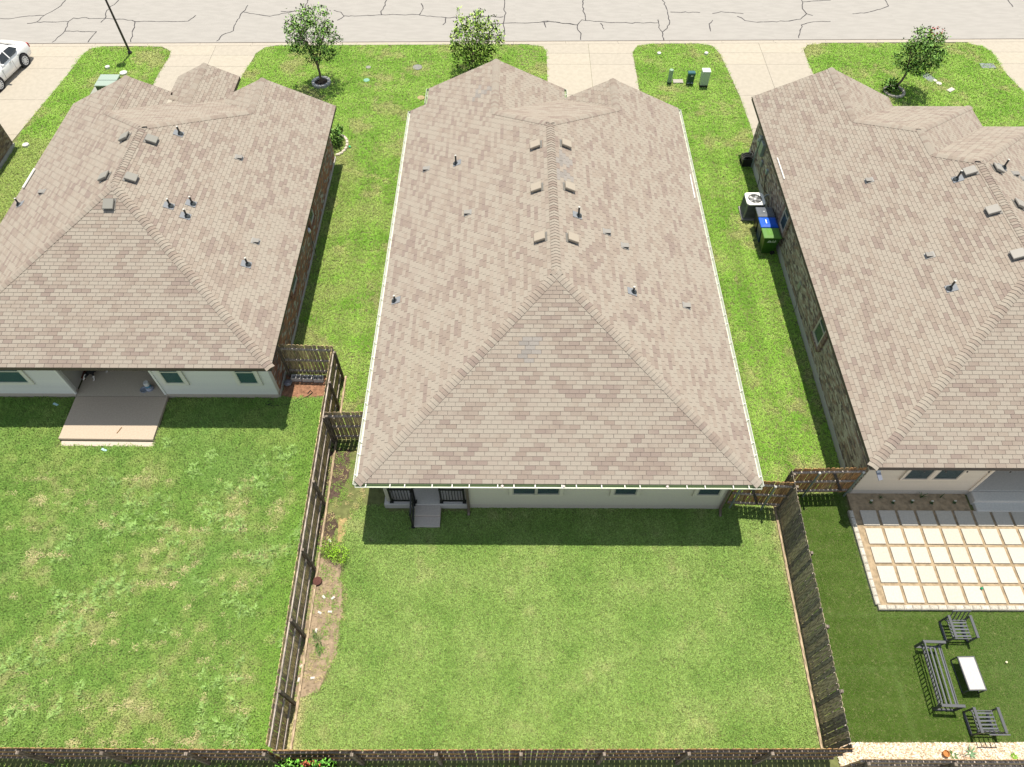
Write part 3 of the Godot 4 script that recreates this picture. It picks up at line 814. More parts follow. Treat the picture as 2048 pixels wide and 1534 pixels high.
const CRACKS := [[-31.39,42.93,-30.85,42.89,-30.03,43.17,-28.88,43.3],
[-28.86,43.26,-28.33,44.22,-28.21,45.05,-28.35,45.58],
[-28.86,43.26,-29.0,42.54,-29.5,42.36],
[-29.0,42.54,-27.1,42.59,-26.94,43.01,-25.0,42.98,-25.21,43.93,-24.89,45.07,-24.92,45.49],
[-27.1,42.59,-26.92,41.54,-27.21,40.28],
[-26.91,41.5,-25.0,41.46,-25.1,40.29],
[-25.1,42.52,-24.96,43.02],
[-23.82,42.89,-23.06,42.61,-21.31,42.66,-19.86,42.67,-19.57,43.35],
[-23.06,42.61,-22.6,40.34],
[-25.0,42.98,-23.82,42.89],
[-16.65,44.59,-16.78,43.76,-16.94,42.17,-16.86,41.59,-17.41,41.11,-17.57,40.45],
[-16.73,43.76,-15.0,43.27,-13.65,43.88],
[-14.44,43.86,-13.6,43.88,-13.11,44.09,-13.02,45.13,-13.06,45.66],
[-11.2,44.0,-10.74,43.79,-10.48,43.29,-10.81,42.83],
[-10.49,43.35,-9.53,43.35,-8.19,43.48,-8.29,43.91,-8.1,44.63,-8.13,45.68],
[-8.19,43.5,-5.88,43.51,-5.71,44.23,-5.88,44.85],
[-5.88,43.45,-4.24,43.18,-4.23,42.62,-4.37,42.33],
[-4.24,43.14,-2.74,43.33,-0.75,43.28],
[-0.62,45.72,-0.71,44.05,-0.58,43.74,-0.74,42.45,-0.65,41.48,-0.67,40.76],
[-1.41,42.5,0.91,42.59,2.0,42.75,3.69,42.37],
[1.74,42.65,1.83,42.07],
[4.31,45.74,4.18,44.69,4.27,42.86,5.73,42.63,8.62,42.63],
[1.49,42.65,1.96,42.81,3.75,42.37,4.04,42.96,4.27,42.86],
[3.75,42.37,3.74,41.79,3.91,41.41,3.85,40.71],
[5.15,42.57,5.31,41.89],
[8.66,42.98,8.61,42.1,8.76,41.62,8.75,40.69],
[9.21,45.77,9.37,44.1,9.36,42.89,9.11,42.01,8.81,41.62],
[9.55,43.89,11.33,43.84],
[12.1,43.74,12.66,43.95,13.98,43.71],
[11.98,42.94,11.7,42.51,11.66,41.69],
[13.56,43.41,13.94,42.91,14.63,42.72,16.31,42.84,17.35,43.09],
[18.02,45.81,17.79,44.55,17.86,43.73,17.35,43.09],
[17.99,45.17,19.75,45.39],
[17.86,43.73,18.18,43.53],
[19.1,42.84,18.06,42.79,17.25,42.43,16.76,40.96],
[20.69,43.74,21.68,43.91,23.17,44.68,23.18,45.41,23.25,45.83],
[30.94,45.81,30.86,44.64]]
func street():
	var g := MB.new()
	g.prism(pv([-150, -60, 150, -60, 150, kerb_f(150) + 0.03, -150, kerb_f(-150) + 0.03]), -0.4, -0.012, Color(0.15, 0.165, 0.065))
	struct("ground", g, M.soil)
	var g2 := MB.new()
	g2.prism(pv([-150, 40.2, 150, 40.2, 150, 220, -150, 220]), -0.6, -0.30, Color(0.19, 0.17, 0.085))
	struct("ground", g2, M.soil)
	var r := MB.new()
	r.prism(pv([-90, kerb_f(-90) + 0.52, 90, kerb_f(90) + 0.52, 90, kerb_f(90) + 9.2, -90, kerb_f(-90) + 9.2]), -0.35, -0.105, Color(0.485, 0.46, 0.435))
	var road := struct("road", r, M.asphalt)
	for l in CRACKS:
		var b := MB.new()
		var pts := []
		for i in range(0, l.size() - 2, 2):
			var a := Vector2(l[i], l[i + 1])
			var c := Vector2(l[i + 2], l[i + 3])
			var n := maxi(1, int(a.distance_to(c) / 0.22))
			for k in n: pts.append(a.lerp(c, float(k) / n) + (Vector2(nz3.get_noise_2d(a.x + k * 0.9, a.y), nz3.get_noise_2d(a.x, a.y + k * 0.9 + 40)) * 0.10 if k > 0 else Vector2.ZERO))
		pts.append(Vector2(l[-2], l[-1]))
		for i in pts.size() - 1:
			var a: Vector2 = pts[i]
			var c: Vector2 = pts[i + 1]
			var d := (c - a).normalized() * 0.012
			var s := (c - a).normalized().orthogonal() * (0.026 + 0.012 * nz3.get_noise_2d(i * 1.3, l[0]))
			b.quad(P(a.x - s.x - d.x, a.y - s.y - d.y, -0.099), P(a.x + s.x - d.x, a.y + s.y - d.y, -0.099), P(c.x + s.x + d.x, c.y + s.y + d.y, -0.099), P(c.x - s.x + d.x, c.y - s.y + d.y, -0.099), Color(0.045, 0.043, 0.045))
		obj("crack_seal", b, M.tar, road)
	var js := MB.new()
	for i in 60:
		var x0 := -46.0 + i * 1.55
		var x1 := x0 + 1.56
		var w0 := 0.035 + 0.012 * nz3.get_noise_1d(x0)
		js.quad(P(x0, kerb_f(x0) + 0.505, -0.0965), P(x1, kerb_f(x1) + 0.505, -0.0965), P(x1, kerb_f(x1) + 0.545 + w0 * 0.5, -0.0965), P(x0, kerb_f(x0) + 0.545 + w0 * 0.5, -0.0965), Color(0.075, 0.06, 0.052))
	obj("edge_joint", js, M.tar, road)
	var k := Node3D.new()
	k.name = "kerb"; add_child(k); k.set_meta("kind", "structure"); k.position = P(0, 40)
	var prof := [[0.0, -0.25], [0.0, 0.022], [0.10, 0.022], [0.26, -0.085], [0.50, -0.098], [0.50, -0.25]]
	var x := -46.0
	while x < 46:
		var b := MB.new()
		var x1 := x + 3.05
		for i in prof.size() - 1:
			var p: Array = prof[i]
			var q: Array = prof[i + 1]
			b.quad(P(x, kerb_f(x) + p[0], p[1]), P(x1, kerb_f(x1) + p[0], p[1]), P(x1, kerb_f(x1) + q[0], q[1]), P(x, kerb_f(x) + q[0], q[1]), Color(0.60, 0.545, 0.46))
		obj("kerb_stone", b, M.concrete, k)
		x += 3.06
	var cc := [Color(0.60, 0.545, 0.455), Color(0.615, 0.555, 0.46), Color(0.585, 0.53, 0.45)]
	slabs("driveway", pv([-36, 30.6, -36, kerb_f(-36), -24, kerb_f(-24), -24.1, 39.55, -24.62, 39.39, -24.85, 38.65, -24.9, 37.73, -24.96, 36.73, -25.41, 32.58, -25.62, 30.6]), [31.3, 34.36, 37.37, 38.54], [-28.2], 0.015, cc, M.concrete)
	slabs("driveway", pv([-19.91, 29.9, -19.91, 36.66, -19.8, 38.52, -19.86, 39.14, -20.49, 39.62, -21.52, 39.67, -21.6, kerb_f(-21.6), -13.6, kerb_f(-13.6), -13.7, 39.86, -14.52, 39.59, -14.91, 38.96, -14.97, 38.29, -15.2, 36.78, -15.35, 30.2]), [34.6, 37.6, 38.75], [-17.4], 0.015, cc, M.concrete)
	slabs("driveway", pv([2.0, 29.7, 1.79, 36.38, 1.80, 39.25, 1.58, 39.78, 0.85, 39.93, 0.8, kerb_f(0.8), 7.9, kerb_f(7.9), 7.85, 40.08, 7.1, 39.86, 6.75, 39.17, 6.78, 35.07, 6.85, 29.7]), [32.0, 34.97, 37.92, 39.05], [4.25], 0.015, cc, M.concrete)
	slabs("driveway", pv([12.2, 30.2, 12.23, 32.33, 12.15, 34.77, 11.97, 36.91, 11.76, 39.04, 11.47, 39.88, 10.77, 40.09, 10.7, kerb_f(10.7), 17.85, kerb_f(17.85), 17.77, 40.12, 17.01, 40.01, 16.66, 39.48, 16.62, 38.7, 16.63, 37.18, 16.9, 30.2]), [32.0, 34.96, 37.97, 39.15], [14.2], 0.015, cc, M.concrete)
	slabs("driveway", pv([27.75, 28, 27.68, 35.31, 27.4, 37.23, 27.48, 39.27, 27.15, 39.9, 26.52, 40.17, 26.4, kerb_f(26.4), 38, kerb_f(38), 38, 28]), [32.2, 35.2, 38.1, 39.3], [31.5], 0.015, cc, M.concrete)
	# the left neighbour's patio
	slabs("patio", pv([-16.62, 13.2, -13.16, 13.17, -13.16, 15.05, -13.22, 17.6, -16.66, 17.6, -16.64, 15.05]), [15.06], [], 0.14, [Color(0.56, 0.485, 0.385), Color(0.52, 0.43, 0.34)], M.slab, 0.02)
	var ap := MB.new()
	ap.prism(pv([-16.5, 12.97, -13.12, 12.95, -13.12, 13.14, -16.56, 13.17]), -0.05, 0.012, Color(0.58, 0.50, 0.42))
	struct("patio_apron", ap, M.slab)

func tuft(nb: int, rad: float, ln: float, wd: float, flat: float, sd: int, vary := 0.6) -> ArrayMesh:
	var r := RandomNumberGenerator.new()
	r.seed = sd
	var b := MB.new()
	for i in nb:
		var a := r.randf() * TAU
		var p := Vector3(cos(a), 0, sin(a)) * rad * sqrt(r.randf())
		var yaw := r.randf() * TAU
		var tilt := lerpf(0.35, 1.35, pow(r.randf(), flat))
		var l := ln * r.randf_range(0.6, 1.25)
		var d := Vector3(sin(yaw) * sin(tilt), cos(tilt), cos(yaw) * sin(tilt))
		var s := Vector3(cos(yaw), 0, -sin(yaw)) * wd * r.randf_range(0.7, 1.2) * 0.5
		var m := p + d * l * 0.5 + Vector3.UP * l * 0.06
		var e := p + d * l - Vector3.UP * l * 0.12 * tilt
		e.y = maxf(e.y, 0.004)
		var n := (s.cross(d)).normalized()
		if n.y < 0: n = -n
		n = (n * 0.6 + Vector3.UP * 0.6).normalized()
		var k := r.randf_range(1.0 - vary, 1.0 + vary)
		var col := Color(k * r.randf_range(0.92, 1.1), k, k * r.randf_range(0.8, 1.15))
		b.tri(p, m - s, m + s, col, n); b.tri(m - s, e, m + s, col, n)
	return b.mesh()
func sm(a: float, b: float, x: float) -> float: return smoothstep(a, b, x)
func lawn_color(style: String, x: float, f: float) -> Array:   # [colour, how much stands]
	var n1 := nz.get_noise_2d(x * 1.0, f * 1.0)
	var n2 := nz2.get_noise_2d(x, f)
	var n3 := nz3.get_noise_2d(x, f)
	var c: Color
	var keep := 1.0
	var straw := Color(0.40, 0.33, 0.19)
	if style == "c":
		var mow := sin(x * 2.9 + 0.8 * n1) * 0.10 + sin(f * 3.3 + n1) * 0.10
		c = Color(0.140, 0.228, 0.052).lerp(Color(0.178, 0.256, 0.074), clampf(0.5 + n1 * 0.8 + mow + n3 * 0.3, 0, 1))
		c = c.lerp(Color(0.105, 0.19, 0.042), clampf(-n1 * 0.9 - mow * 0.8 - 0.1 + n2 * 0.2, 0, 0.6))
		c = c.lerp(straw, clampf((n2 * 0.5 + n1 * 0.5 - 0.22) * 0.9, 0, 0.22))
		var edge := minf(x + 6.3 - 0.02 * f, 9.0 - x)
		c = c.lerp(straw, clampf(0.6 - edge * 2.0 + n2 * 0.3, 0, 0.7))
	elif style == "l":
		c = Color(0.100, 0.185, 0.033).lerp(Color(0.155, 0.225, 0.052), clampf(0.45 + n1 * 0.9 + n2 * 0.7 + n3 * 0.3, 0, 1))
		c = c.lerp(Color(0.11, 0.20, 0.045), 0.4 * sm(0.10, 0.34, nz.get_noise_2d(x * 0.55 + 17, f * 0.55) + 0.25 * n2))   # patches of another, bluer grass
		c = c.lerp(Color(0.11, 0.215, 0.027), sm(-8.6, -7.0, x) * 0.7)
		var dry := clampf((n1 * 0.6 + n2 * 0.6 - 0.12) * 1.5, 0, 0.55) * sm(-6.8, -8.4, x) * sm(12.9, 11.0, f)
		c = c.lerp(Color(0.25, 0.23, 0.11), dry)
		var row := absf(fposmod(f + 0.16 * nz.get_noise_2d(x * 1.2, f * 0.1), 0.93) - 0.46)   # scalped tracks left by the mower
		var track := sm(0.075, 0.03, row) * sm(-0.05, 0.16, nz2.get_noise_2d(x * 0.7, floorf((f + 0.2) / 0.93) * 9.0) + 0.5 * n3) * sm(-7.0, -8.2, x) * sm(12.6, 11.2, f) * sm(-0.35, 0.15, n1 + 0.4 * n2)
		var scar := 0.8 * sm(0.46, 0.6, nz2.get_noise_2d(x * 0.55 + 90, f * 0.9) + 0.25 * n3) * sm(-7.0, -8.2, x) * sm(12.8, 11.2, f)
		track = maxf(track, scar)
		c = c.lerp(straw * 0.95, track * 0.75); keep = 1.0 - 0.35 * track
	elif style == "f":
		c = Color(0.122, 0.236, 0.030).lerp(Color(0.175, 0.282, 0.055), clampf(0.45 + n1 * 0.9 + n2 * 0.5 + n3 * 0.2, 0, 1))
		c = c.lerp(Color(0.09, 0.20, 0.024), clampf(-n1 * 0.8 - 0.05, 0, 0.5))
		var dry := clampf((nz.get_noise_2d(x * 0.8 + 60, f * 0.8) + n2 * 0.5 - 0.14) * 1.7, 0, 0.62)
		c = c.lerp(Color(0.27, 0.245, 0.12), dry); keep = 1.0 - 0.3 * dry
		if f < 31 and absf(x) < 13: c = c * (1.0 + 0.10 * sin(x * 5.6 + 0.5 * n1))
		if x < -4.4 and f < 31: c = c.lerp(Color(0.20, 0.235, 0.08), clampf(0.3 + n1 * 0.8 - (x + 7.4) * 0.22, 0, 0.6))
	elif style == "t":
		var seam := minf(minf(absf(f - 5.35), absf(f - 6.95 + 0.0)), absf(x - 11.6 + 0.02 * f))
		c = Color(0.075, 0.145, 0.02).lerp(Color(0.105, 0.18, 0.033), clampf(0.5 + n1 * 0.7 + 0.25 * sin(f * 9.0 + n1), 0, 1))
		c = c.lerp(Color(0.12, 0.20, 0.05), sm(12.8, 15.5, x) * sm(8.0, 5.5, f) * 0.6)
		c = c.lerp(Color(0.16, 0.25, 0.07), sm(0.05, 0.015, seam) * 0.7)
	else:
		var bare := sm(-0.25, 0.15, n2 + 0.6 * n3) if f > 3.5 else 0.0
		c = Color(0.14, 0.225, 0.05).lerp(Color(0.36, 0.28, 0.16), clampf(bare * 0.9 - 0.2 + n1, 0, 0.85)); keep = 1.0 - 0.85 * bare
	if style == "l":
		var y := c.r * 0.3 + c.g * 0.59 + c.b * 0.11
		c = c.lerp(Color(y, y, y), 0.04)
	c = c * {"c": 1.42, "l": 1.46, "f": 1.78, "t": 0.80, "b": 1.4}[style] * (1.0 + {"f": 0.10, "t": 0.10}.get(style, 0.2) * n3 + rng.randf_range(-0.08, 0.08))
	c.a = 1.0
	return [c, keep]
var tufts := {}
func lawn(label: String, style: String, polys: Array, holes: Array, dens: float, sc: float):
	var lists := [[], [], []]
	for poly in polys:
		var lo := Vector2(1e9, 1e9)
		var hi := -lo
		for p in poly: lo = lo.min(p); hi = hi.max(p)
		var step := 1.0 / sqrt(dens)
		var x := lo.x
		while x < hi.x:
			var f := lo.y
			while f < hi.y:
				var q := Vector2(x + rng.randf() * step, f + rng.randf() * step)
				f += step
				if not Geometry2D.is_point_in_polygon(q, poly): continue
				var bad := false
				for hl in holes:
					if Geometry2D.is_point_in_polygon(q, hl):
						bad = true
						break
				if bad: continue
				var lc := lawn_color(style, q.x, q.y)
				if rng.randf() > lc[1]: continue
				var s := sc * rng.randf_range(0.75, 1.25)
				lists[rng.randi() % 3].append([Transform3D(Basis(Vector3.UP, rng.randf() * TAU).scaled(Vector3(s, s * rng.randf_range(0.8, 1.2), s)), P(q.x, q.y, -0.008)), lc[0]])
			x += step
	var root := Node3D.new()
	root.name = numbered("grass", self); add_child(root)
	tag(root, label, "grass", "", "stuff")
	for i in 3: scatter("blades", tufts[style + str(i)], M.grass, root, lists[i])
func scatter(called: String, m: Mesh, mt: Material, parent: Node3D, list: Array) -> MultiMeshInstance3D:
	var mm := MultiMesh.new()
	mm.transform_format = MultiMesh.TRANSFORM_3D
	mm.use_colors = true
	mm.mesh = m
	mm.instance_count = list.size()
	for i in list.size():
		mm.set_instance_transform(i, list[i][0]); mm.set_instance_color(i, list[i][1])
	var o := MultiMeshInstance3D.new()
	o.name = numbered(called, parent); o.multimesh = mm; o.material_override = mt
	parent.add_child(o)
	if parent != self: o.set_meta("kind", "stuff")
	return o
func lawns():
	for i in 3:
		tufts["c%d" % i] = tuft(26, 0.10, 0.072, 0.020, 0.7, 10 + i)
		tufts["l%d" % i] = tuft(26, 0.105, 0.10, 0.020, 0.8, 20 + i)
		tufts["f%d" % i] = tuft(34, 0.14, 0.085, 0.018, 0.8, 30 + i, 0.4)
		tufts["t%d" % i] = tuft(46, 0.09, 0.040, 0.010, 0.5, 40 + i, 0.4)
		tufts["b%d" % i] = tuft(26, 0.12, 0.10, 0.016, 0.9, 50 + i)
	var bed := pv([-6.6, 4.3, -5.7, 4.6, -5.35, 5.6, -5.3, 7.4, -5.6, 8.8, -5.75, 9.9, -5.2, 10.6, -5.1, 13.3, -6.7, 13.3])
	lawn("mown pale green lawn behind the porch house, inside its own fence", "c", [pv([-6.45, 2.95, 8.98, 2.95, 9.12, 10.62, -6.5, 10.62])], [bed, pv([-4.45, 10.4, -1.5, 10.4, -1.5, 10.7, -4.45, 10.7]), pv([-3.4, 9.82, -2.48, 9.82, -2.48, 10.6, -3.4, 10.6])], 150, 1.0)
	var bl := []
	lawn("sparse weedy grass over bare brown bed along the wooden fence", "b", [bed], [], 70, 0.8)
	lawn("patchy green lawn with scalped mower tracks below the open patio", "l", [pv([-16.3, 2.95, -6.72, 2.95, -6.85, 15.75, -8.9, 15.75, -8.9, 15.05, -21.4, 15.05])], [pv([-16.64, 12.93, -13.1, 12.93, -13.1, 15.2, -16.7, 15.2]), pv([-9.2, 15.1, -6.9, 15.1, -6.9, 15.9, -9.2, 15.9])], 120, 1.0)
	lawn("green front lawn with two young trees, running back between two houses", "f", [pv([-8.9, 16.35, -6.65, 16.3, -6.62, 13.4, -4.4, 13.4, -4.4, 29.2, -3.6, 30.2, 1.75, 30.2, 1.79, 36.38, 1.80, 39.25, 1.58, 39.78, 0.85, 39.96, -13.7, 39.82, -14.52, 39.59, -14.91, 38.96, -14.97, 38.29, -15.2, 36.78, -15.3, 33, -13.4, 31.9, -13.0, 29.6, -8.9, 29.6])], [], 60, 0.9)
	lawn("grass strip beside the white car's driveway with a street lamp in it", "f", [pv([-21.52, 39.64, -24.1, 39.55, -24.62, 39.39, -24.85, 38.65, -24.9, 37.73, -24.96, 36.73, -25.41, 32.58, -25.28, 30.5, -25.25, 19, -20.4, 19, -20.4, 29.7, -19.95, 29.9, -19.91, 36.66, -19.8, 38.52, -19.86, 39.14, -20.49, 39.6])], [], 50, 1.0)
	lawn("bright green strip with utility boxes, running back beside the rubbish bins", "f", [pv([7.1, 10.75, 9.1, 10.75, 9.2, 11.25, 11.68, 11.3, 11.7, 30, 12.2, 30.2, 12.23, 32.33, 12.15, 34.77, 11.97, 36.91, 11.76, 39.04, 11.47, 39.88, 10.77, 40.09, 7.85, 40.07, 7.1, 39.86, 6.75, 39.17, 6.78, 35.07, 6.85, 29.5, 7.1, 29])], [], 62, 0.9)
	lawn("wide front lawn with a leaning flowering tree", "f", [pv([17.77, 40.14, 17.01, 40.01, 16.66, 39.48, 16.62, 38.7, 16.63, 37.18, 17.2, 30.5, 18, 29.8, 21.3, 29.8, 21.4, 28.3, 27.7, 28.3, 27.68, 35.31, 27.4, 37.23, 27.48, 39.27, 27.15, 39.9, 26.52, 40.2])], [], 50, 1.0)
	lawn("dark even artificial turf around the grey metal garden furniture", "t", [pv([9.25, 3.36, 19.5, 3.42, 19.5, 7.12, 11.46, 7.12, 11.46, 10.4, 11.55, 11.2, 9.3, 11.1])], [], 190, 1.0)
	lawn("rough unmown grass outside the rear boundary fence", "b", [pv([-17, 0.6, 18, 0.6, 18, 2.55, -17, 2.62])], [], 45, 1.1)
	# coarse crab grass in the left garden
	var cg := tuft(26, 0.06, 0.24, 0.020, 1.0, 77)
	var list := []
	for i in 1500:
		var q := Vector2(rng.randf_range(-15.5, -6.9), rng.randf_range(3.1, 13.4))
		if nz.get_noise_2d(q.x * 1.1 + 300, q.y * 1.1) + 0.35 * nz2.get_noise_2d(q.x, q.y) < 0.20: continue
		if Geometry2D.is_point_in_polygon(q, pv([-16.8, 12.8, -13.0, 12.8, -13.0, 15.2, -16.8, 15.2])): continue
		var k := rng.randf_range(0.8, 1.15)
		list.append([Transform3D(Basis(Vector3.UP, rng.randf() * TAU).scaled(Vector3.ONE * rng.randf_range(0.5, 1.1)), P(q.x, q.y, 0.0)), Color(0.27 * k, 0.42 * k, 0.13 * k)])
	for q in [[-6.0, 6.05, 1.1], [-6.15, 6.3, 0.8], [-5.9, 5.8, 0.8]]: list.append([Transform3D(Basis.IDENTITY.scaled(Vector3.ONE * q[2]), P(q[0], q[1])), Color(0.09, 0.17, 0.045)])
	tag(scatter("crab_grass", cg, M.grass, self, list), "coarse pale crab grass clumps sprawling through the patchy left lawn", "grass", "", "stuff")
	# bare earth, mulch
	for q in [[pv([-6.55, 4.3, -5.75, 4.65, -5.4, 5.7, -5.38, 7.2, -5.7, 8.6, -6.5, 8.8]), Color(0.29, 0.22, 0.15), "bare_soil"], [pv([-6.6, 9.15, -6.1, 9.2, -5.98, 10.0, -6.2, 10.4, -6.62, 10.35]), Color(0.085, 0.06, 0.045), "bare_soil"], [pv([-6.65, 10.9, -6.1, 10.95, -5.85, 11.8, -5.95, 12.9, -6.66, 12.95]), Color(0.10, 0.07, 0.055), "bare_soil"], [pv([-5.92, 9.35, -5.72, 9.3, -5.6, 9.8, -5.75, 10.2, -5.95, 10.1]), Color(0.36, 0.27, 0.13), "bare_soil"], [pv([-8.88, 15.25, -8.3, 15.05, -6.95, 15.3, -6.9, 16.1, -8.88, 16.2]), Color(0.27, 0.145, 0.09), "mulch"], [pv([0.0, 37.9, 1.2, 37.6, 1.4, 39.4, 0.2, 39.6]), Color(0.2, 0.17, 0.10), "bare_soil"]]:
		var b := MB.new()
		var wob := PackedVector2Array()
		for i in q[0].size():
			var a: Vector2 = q[0][i]
			var c: Vector2 = q[0][(i + 1) % q[0].size()]
			for k in 8:
				var p := a.lerp(c, k / 8.0)
				wob.append(p + Vector2(nz3.get_noise_2d(p.x, p.y), nz3.get_noise_2d(p.y + 50, p.x)) * 0.10)
		b.prism(wob, -0.03, 0.003, q[1])
		var o := struct(q[2], b, M.soil)
		# clods and chips lying on it
		var cl := []
		var lo := Vector2(1e9, 1e9)
		var hi := -lo
		for p in wob: lo = lo.min(p); hi = hi.max(p)
		for i in int((hi.x - lo.x) * (hi.y - lo.y) * 170):
			var p := Vector2(rng.randf_range(lo.x, hi.x), rng.randf_range(lo.y, hi.y))
			if not Geometry2D.is_point_in_polygon(p, wob): continue
			var c: Color = q[1] * rng.randf_range(0.6, 1.5)
			c.a = 1
			cl.append([Transform3D(Basis(Vector3(rng.randf() - 0.5, rng.randf() - 0.5, rng.randf() - 0.5).normalized(), rng.randf() * TAU).scaled(Vector3(1.6, 0.7, 1.0) * rng.randf_range(0.4, 1.3)), P(p.x, p.y, 0.005)), c])
		scatter("clods", pebble, M.soil, o, cl)
var pebble: ArrayMesh
func make_pebble() -> ArrayMesh:
	var b := MB.new()
	b.lathe(Vector3.ZERO, [[0.0, -0.014], [0.016, -0.008], [0.020, 0.0], [0.014, 0.010], [0.0, 0.014]], 6, Color.WHITE)
	return b.mesh()
func gravel(called: String, label: String, polys: Array, holes: Array, y: float, dens: float, cols: Array, parent: Node3D, sc := 1.0):
	var list := []
	for poly in polys:
		var lo := Vector2(1e9, 1e9)
		var hi := -lo
		for p in poly: lo = lo.min(p); hi = hi.max(p)
		for i in int((hi.x - lo.x) * (hi.y - lo.y) * dens):
			var p := Vector2(rng.randf_range(lo.x, hi.x), rng.randf_range(lo.y, hi.y))
			if not Geometry2D.is_point_in_polygon(p, poly): continue
			var bad := false
			for hl in holes:
				if (hl as Rect2).has_point(p):
					bad = true
					break
			if bad: continue
			var c: Color = cols[rng.randi() % cols.size()] * rng.randf_range(0.8, 1.2)
			c = c * 1.25
			c.a = 1
			list.append([Transform3D(Basis(Vector3(rng.randf() - 0.5, rng.randf() + 0.3, rng.randf() - 0.5).normalized(), rng.randf() * TAU).scaled(Vector3(1.2, 0.8, 1.0) * sc * rng.randf_range(0.6, 1.2)), P(p.x, p.y, y)), c])
	var o := scatter(called, pebble, M.stone, parent, list)
	if parent == self: tag(o, label, "gravel", "", "stuff")
func paver_patio():
	var o := Node3D.new()
	o.name = numbered("patio", self); add_child(o); o.set_meta("kind", "structure"); o.position = P(14.5, 9)
	var b := MB.new()
	b.prism(pv([11.6, 7.25, 20.0, 7.27, 20.0, 10.55, 15.7, 10.55, 15.7, 11.17, 11.6, 11.17]), -0.05, 0.052, Color(0.34, 0.26, 0.17))
	obj("gravel_bed", b, M.soil, o)
	var holes := []
	var cols := [Color(0.585, 0.545, 0.475), Color(0.56, 0.52, 0.45), Color(0.60, 0.56, 0.49)]
	var ms := []
	for c in cols:
		var q := MB.new()
		q.bevel(Vector3.ZERO, Vector3(0.545, 0.07, 0.55), 0.006, c)
		ms.append(q.mesh())
	for r in 5:
		for k in 13:
			var x := 11.86 + k * 0.645
			var f := 7.33 + r * 0.658
			put("paver", ms[rng.randi() % 3], M.slab, o, Transform3D(Basis(Vector3.UP, rng.randf_range(-0.006, 0.006)), P(x + 0.2725, f + 0.275, 0.065 + rng.randf_range(-0.003, 0.003))))
			holes.append(Rect2(x - 0.005, f - 0.005, 0.555, 0.56))
	var em := []
	for c in [Color(0.50, 0.465, 0.40), Color(0.46, 0.43, 0.37), Color(0.54, 0.505, 0.44)]:
		var q := MB.new()
		q.bevel(Vector3.ZERO, Vector3(0.26, 0.16, 0.15), 0.03, c)
		em.append(q.mesh())
	for i in 31: put("edging_stone", em[rng.randi() % 3], M.stone, o, Transform3D(Basis(Vector3.UP, rng.randf_range(-0.03, 0.03)), P(11.66 + i * 0.27, 7.18, 0.06)))
	for i in 12: put("edging_stone", em[rng.randi() % 3], M.stone, o, Transform3D(Basis(Vector3.UP, PI / 2 + rng.randf_range(-0.03, 0.03)), P(11.54, 7.40 + i * 0.27, 0.06)))
	gravel("gravel", "", [pv([11.62, 7.26, 19.9, 7.27, 19.9, 10.55, 15.7, 10.55, 15.7, 11.15, 11.62, 11.15])], holes, 0.064, 1300, [Color(0.44, 0.30, 0.15), Color(0.54, 0.43, 0.28), Color(0.28, 0.17, 0.10), Color(0.26, 0.21, 0.17), Color(0.60, 0.55, 0.47), Color(0.48, 0.36, 0.22)], o, 1.35)
	var g := MB.new()
	g.prism(pv([9.2, 2.72, 19, 2.72, 19, 3.38, 9.2, 3.33]), -0.05, 0.02, Color(0.38, 0.31, 0.22))
	struct("gravel_strip", g, M.soil)
	gravel("gravel", "pale cream pebbles in a strip between turf and boundary fence", [pv([9.2, 2.74, 18.9, 2.74, 18.9, 3.37, 9.2, 3.32])], [], 0.027, 1500, [Color(0.50, 0.42, 0.31), Color(0.56, 0.50, 0.41), Color(0.42, 0.31, 0.21), Color(0.58, 0.54, 0.47)], self, 1.3)

# ---------------------------------------------------------------- fences
func picket_mesh(c: Color, hgt: float) -> ArrayMesh:
	var b := MB.new()
	var w := 0.0655
	var e := 0.035
	var t := 0.008
	var pts := [Vector2(-w, 0), Vector2(w, 0), Vector2(w, hgt - e), Vector2(w - e, hgt), Vector2(-w + e, hgt), Vector2(-w, hgt - e)]
	for i in range(1, 5):
		b.tri(Vector3(pts[0].x, pts[0].y, t), Vector3(pts[i].x, pts[i].y, t), Vector3(pts[i + 1].x, pts[i + 1].y, t), c)
		b.tri(Vector3(pts[0].x, pts[0].y, -t), Vector3(pts[i + 1].x, pts[i + 1].y, -t), Vector3(pts[i].x, pts[i].y, -t), c)
	for i in 6:
		var p: Vector2 = pts[i]
		var q: Vector2 = pts[(i + 1) % 6]
		b.quad(Vector3(p.x, p.y, -t), Vector3(q.x, q.y, -t), Vector3(q.x, q.y, t), Vector3(p.x, p.y, t), c * 1.1)
	return b.mesh()
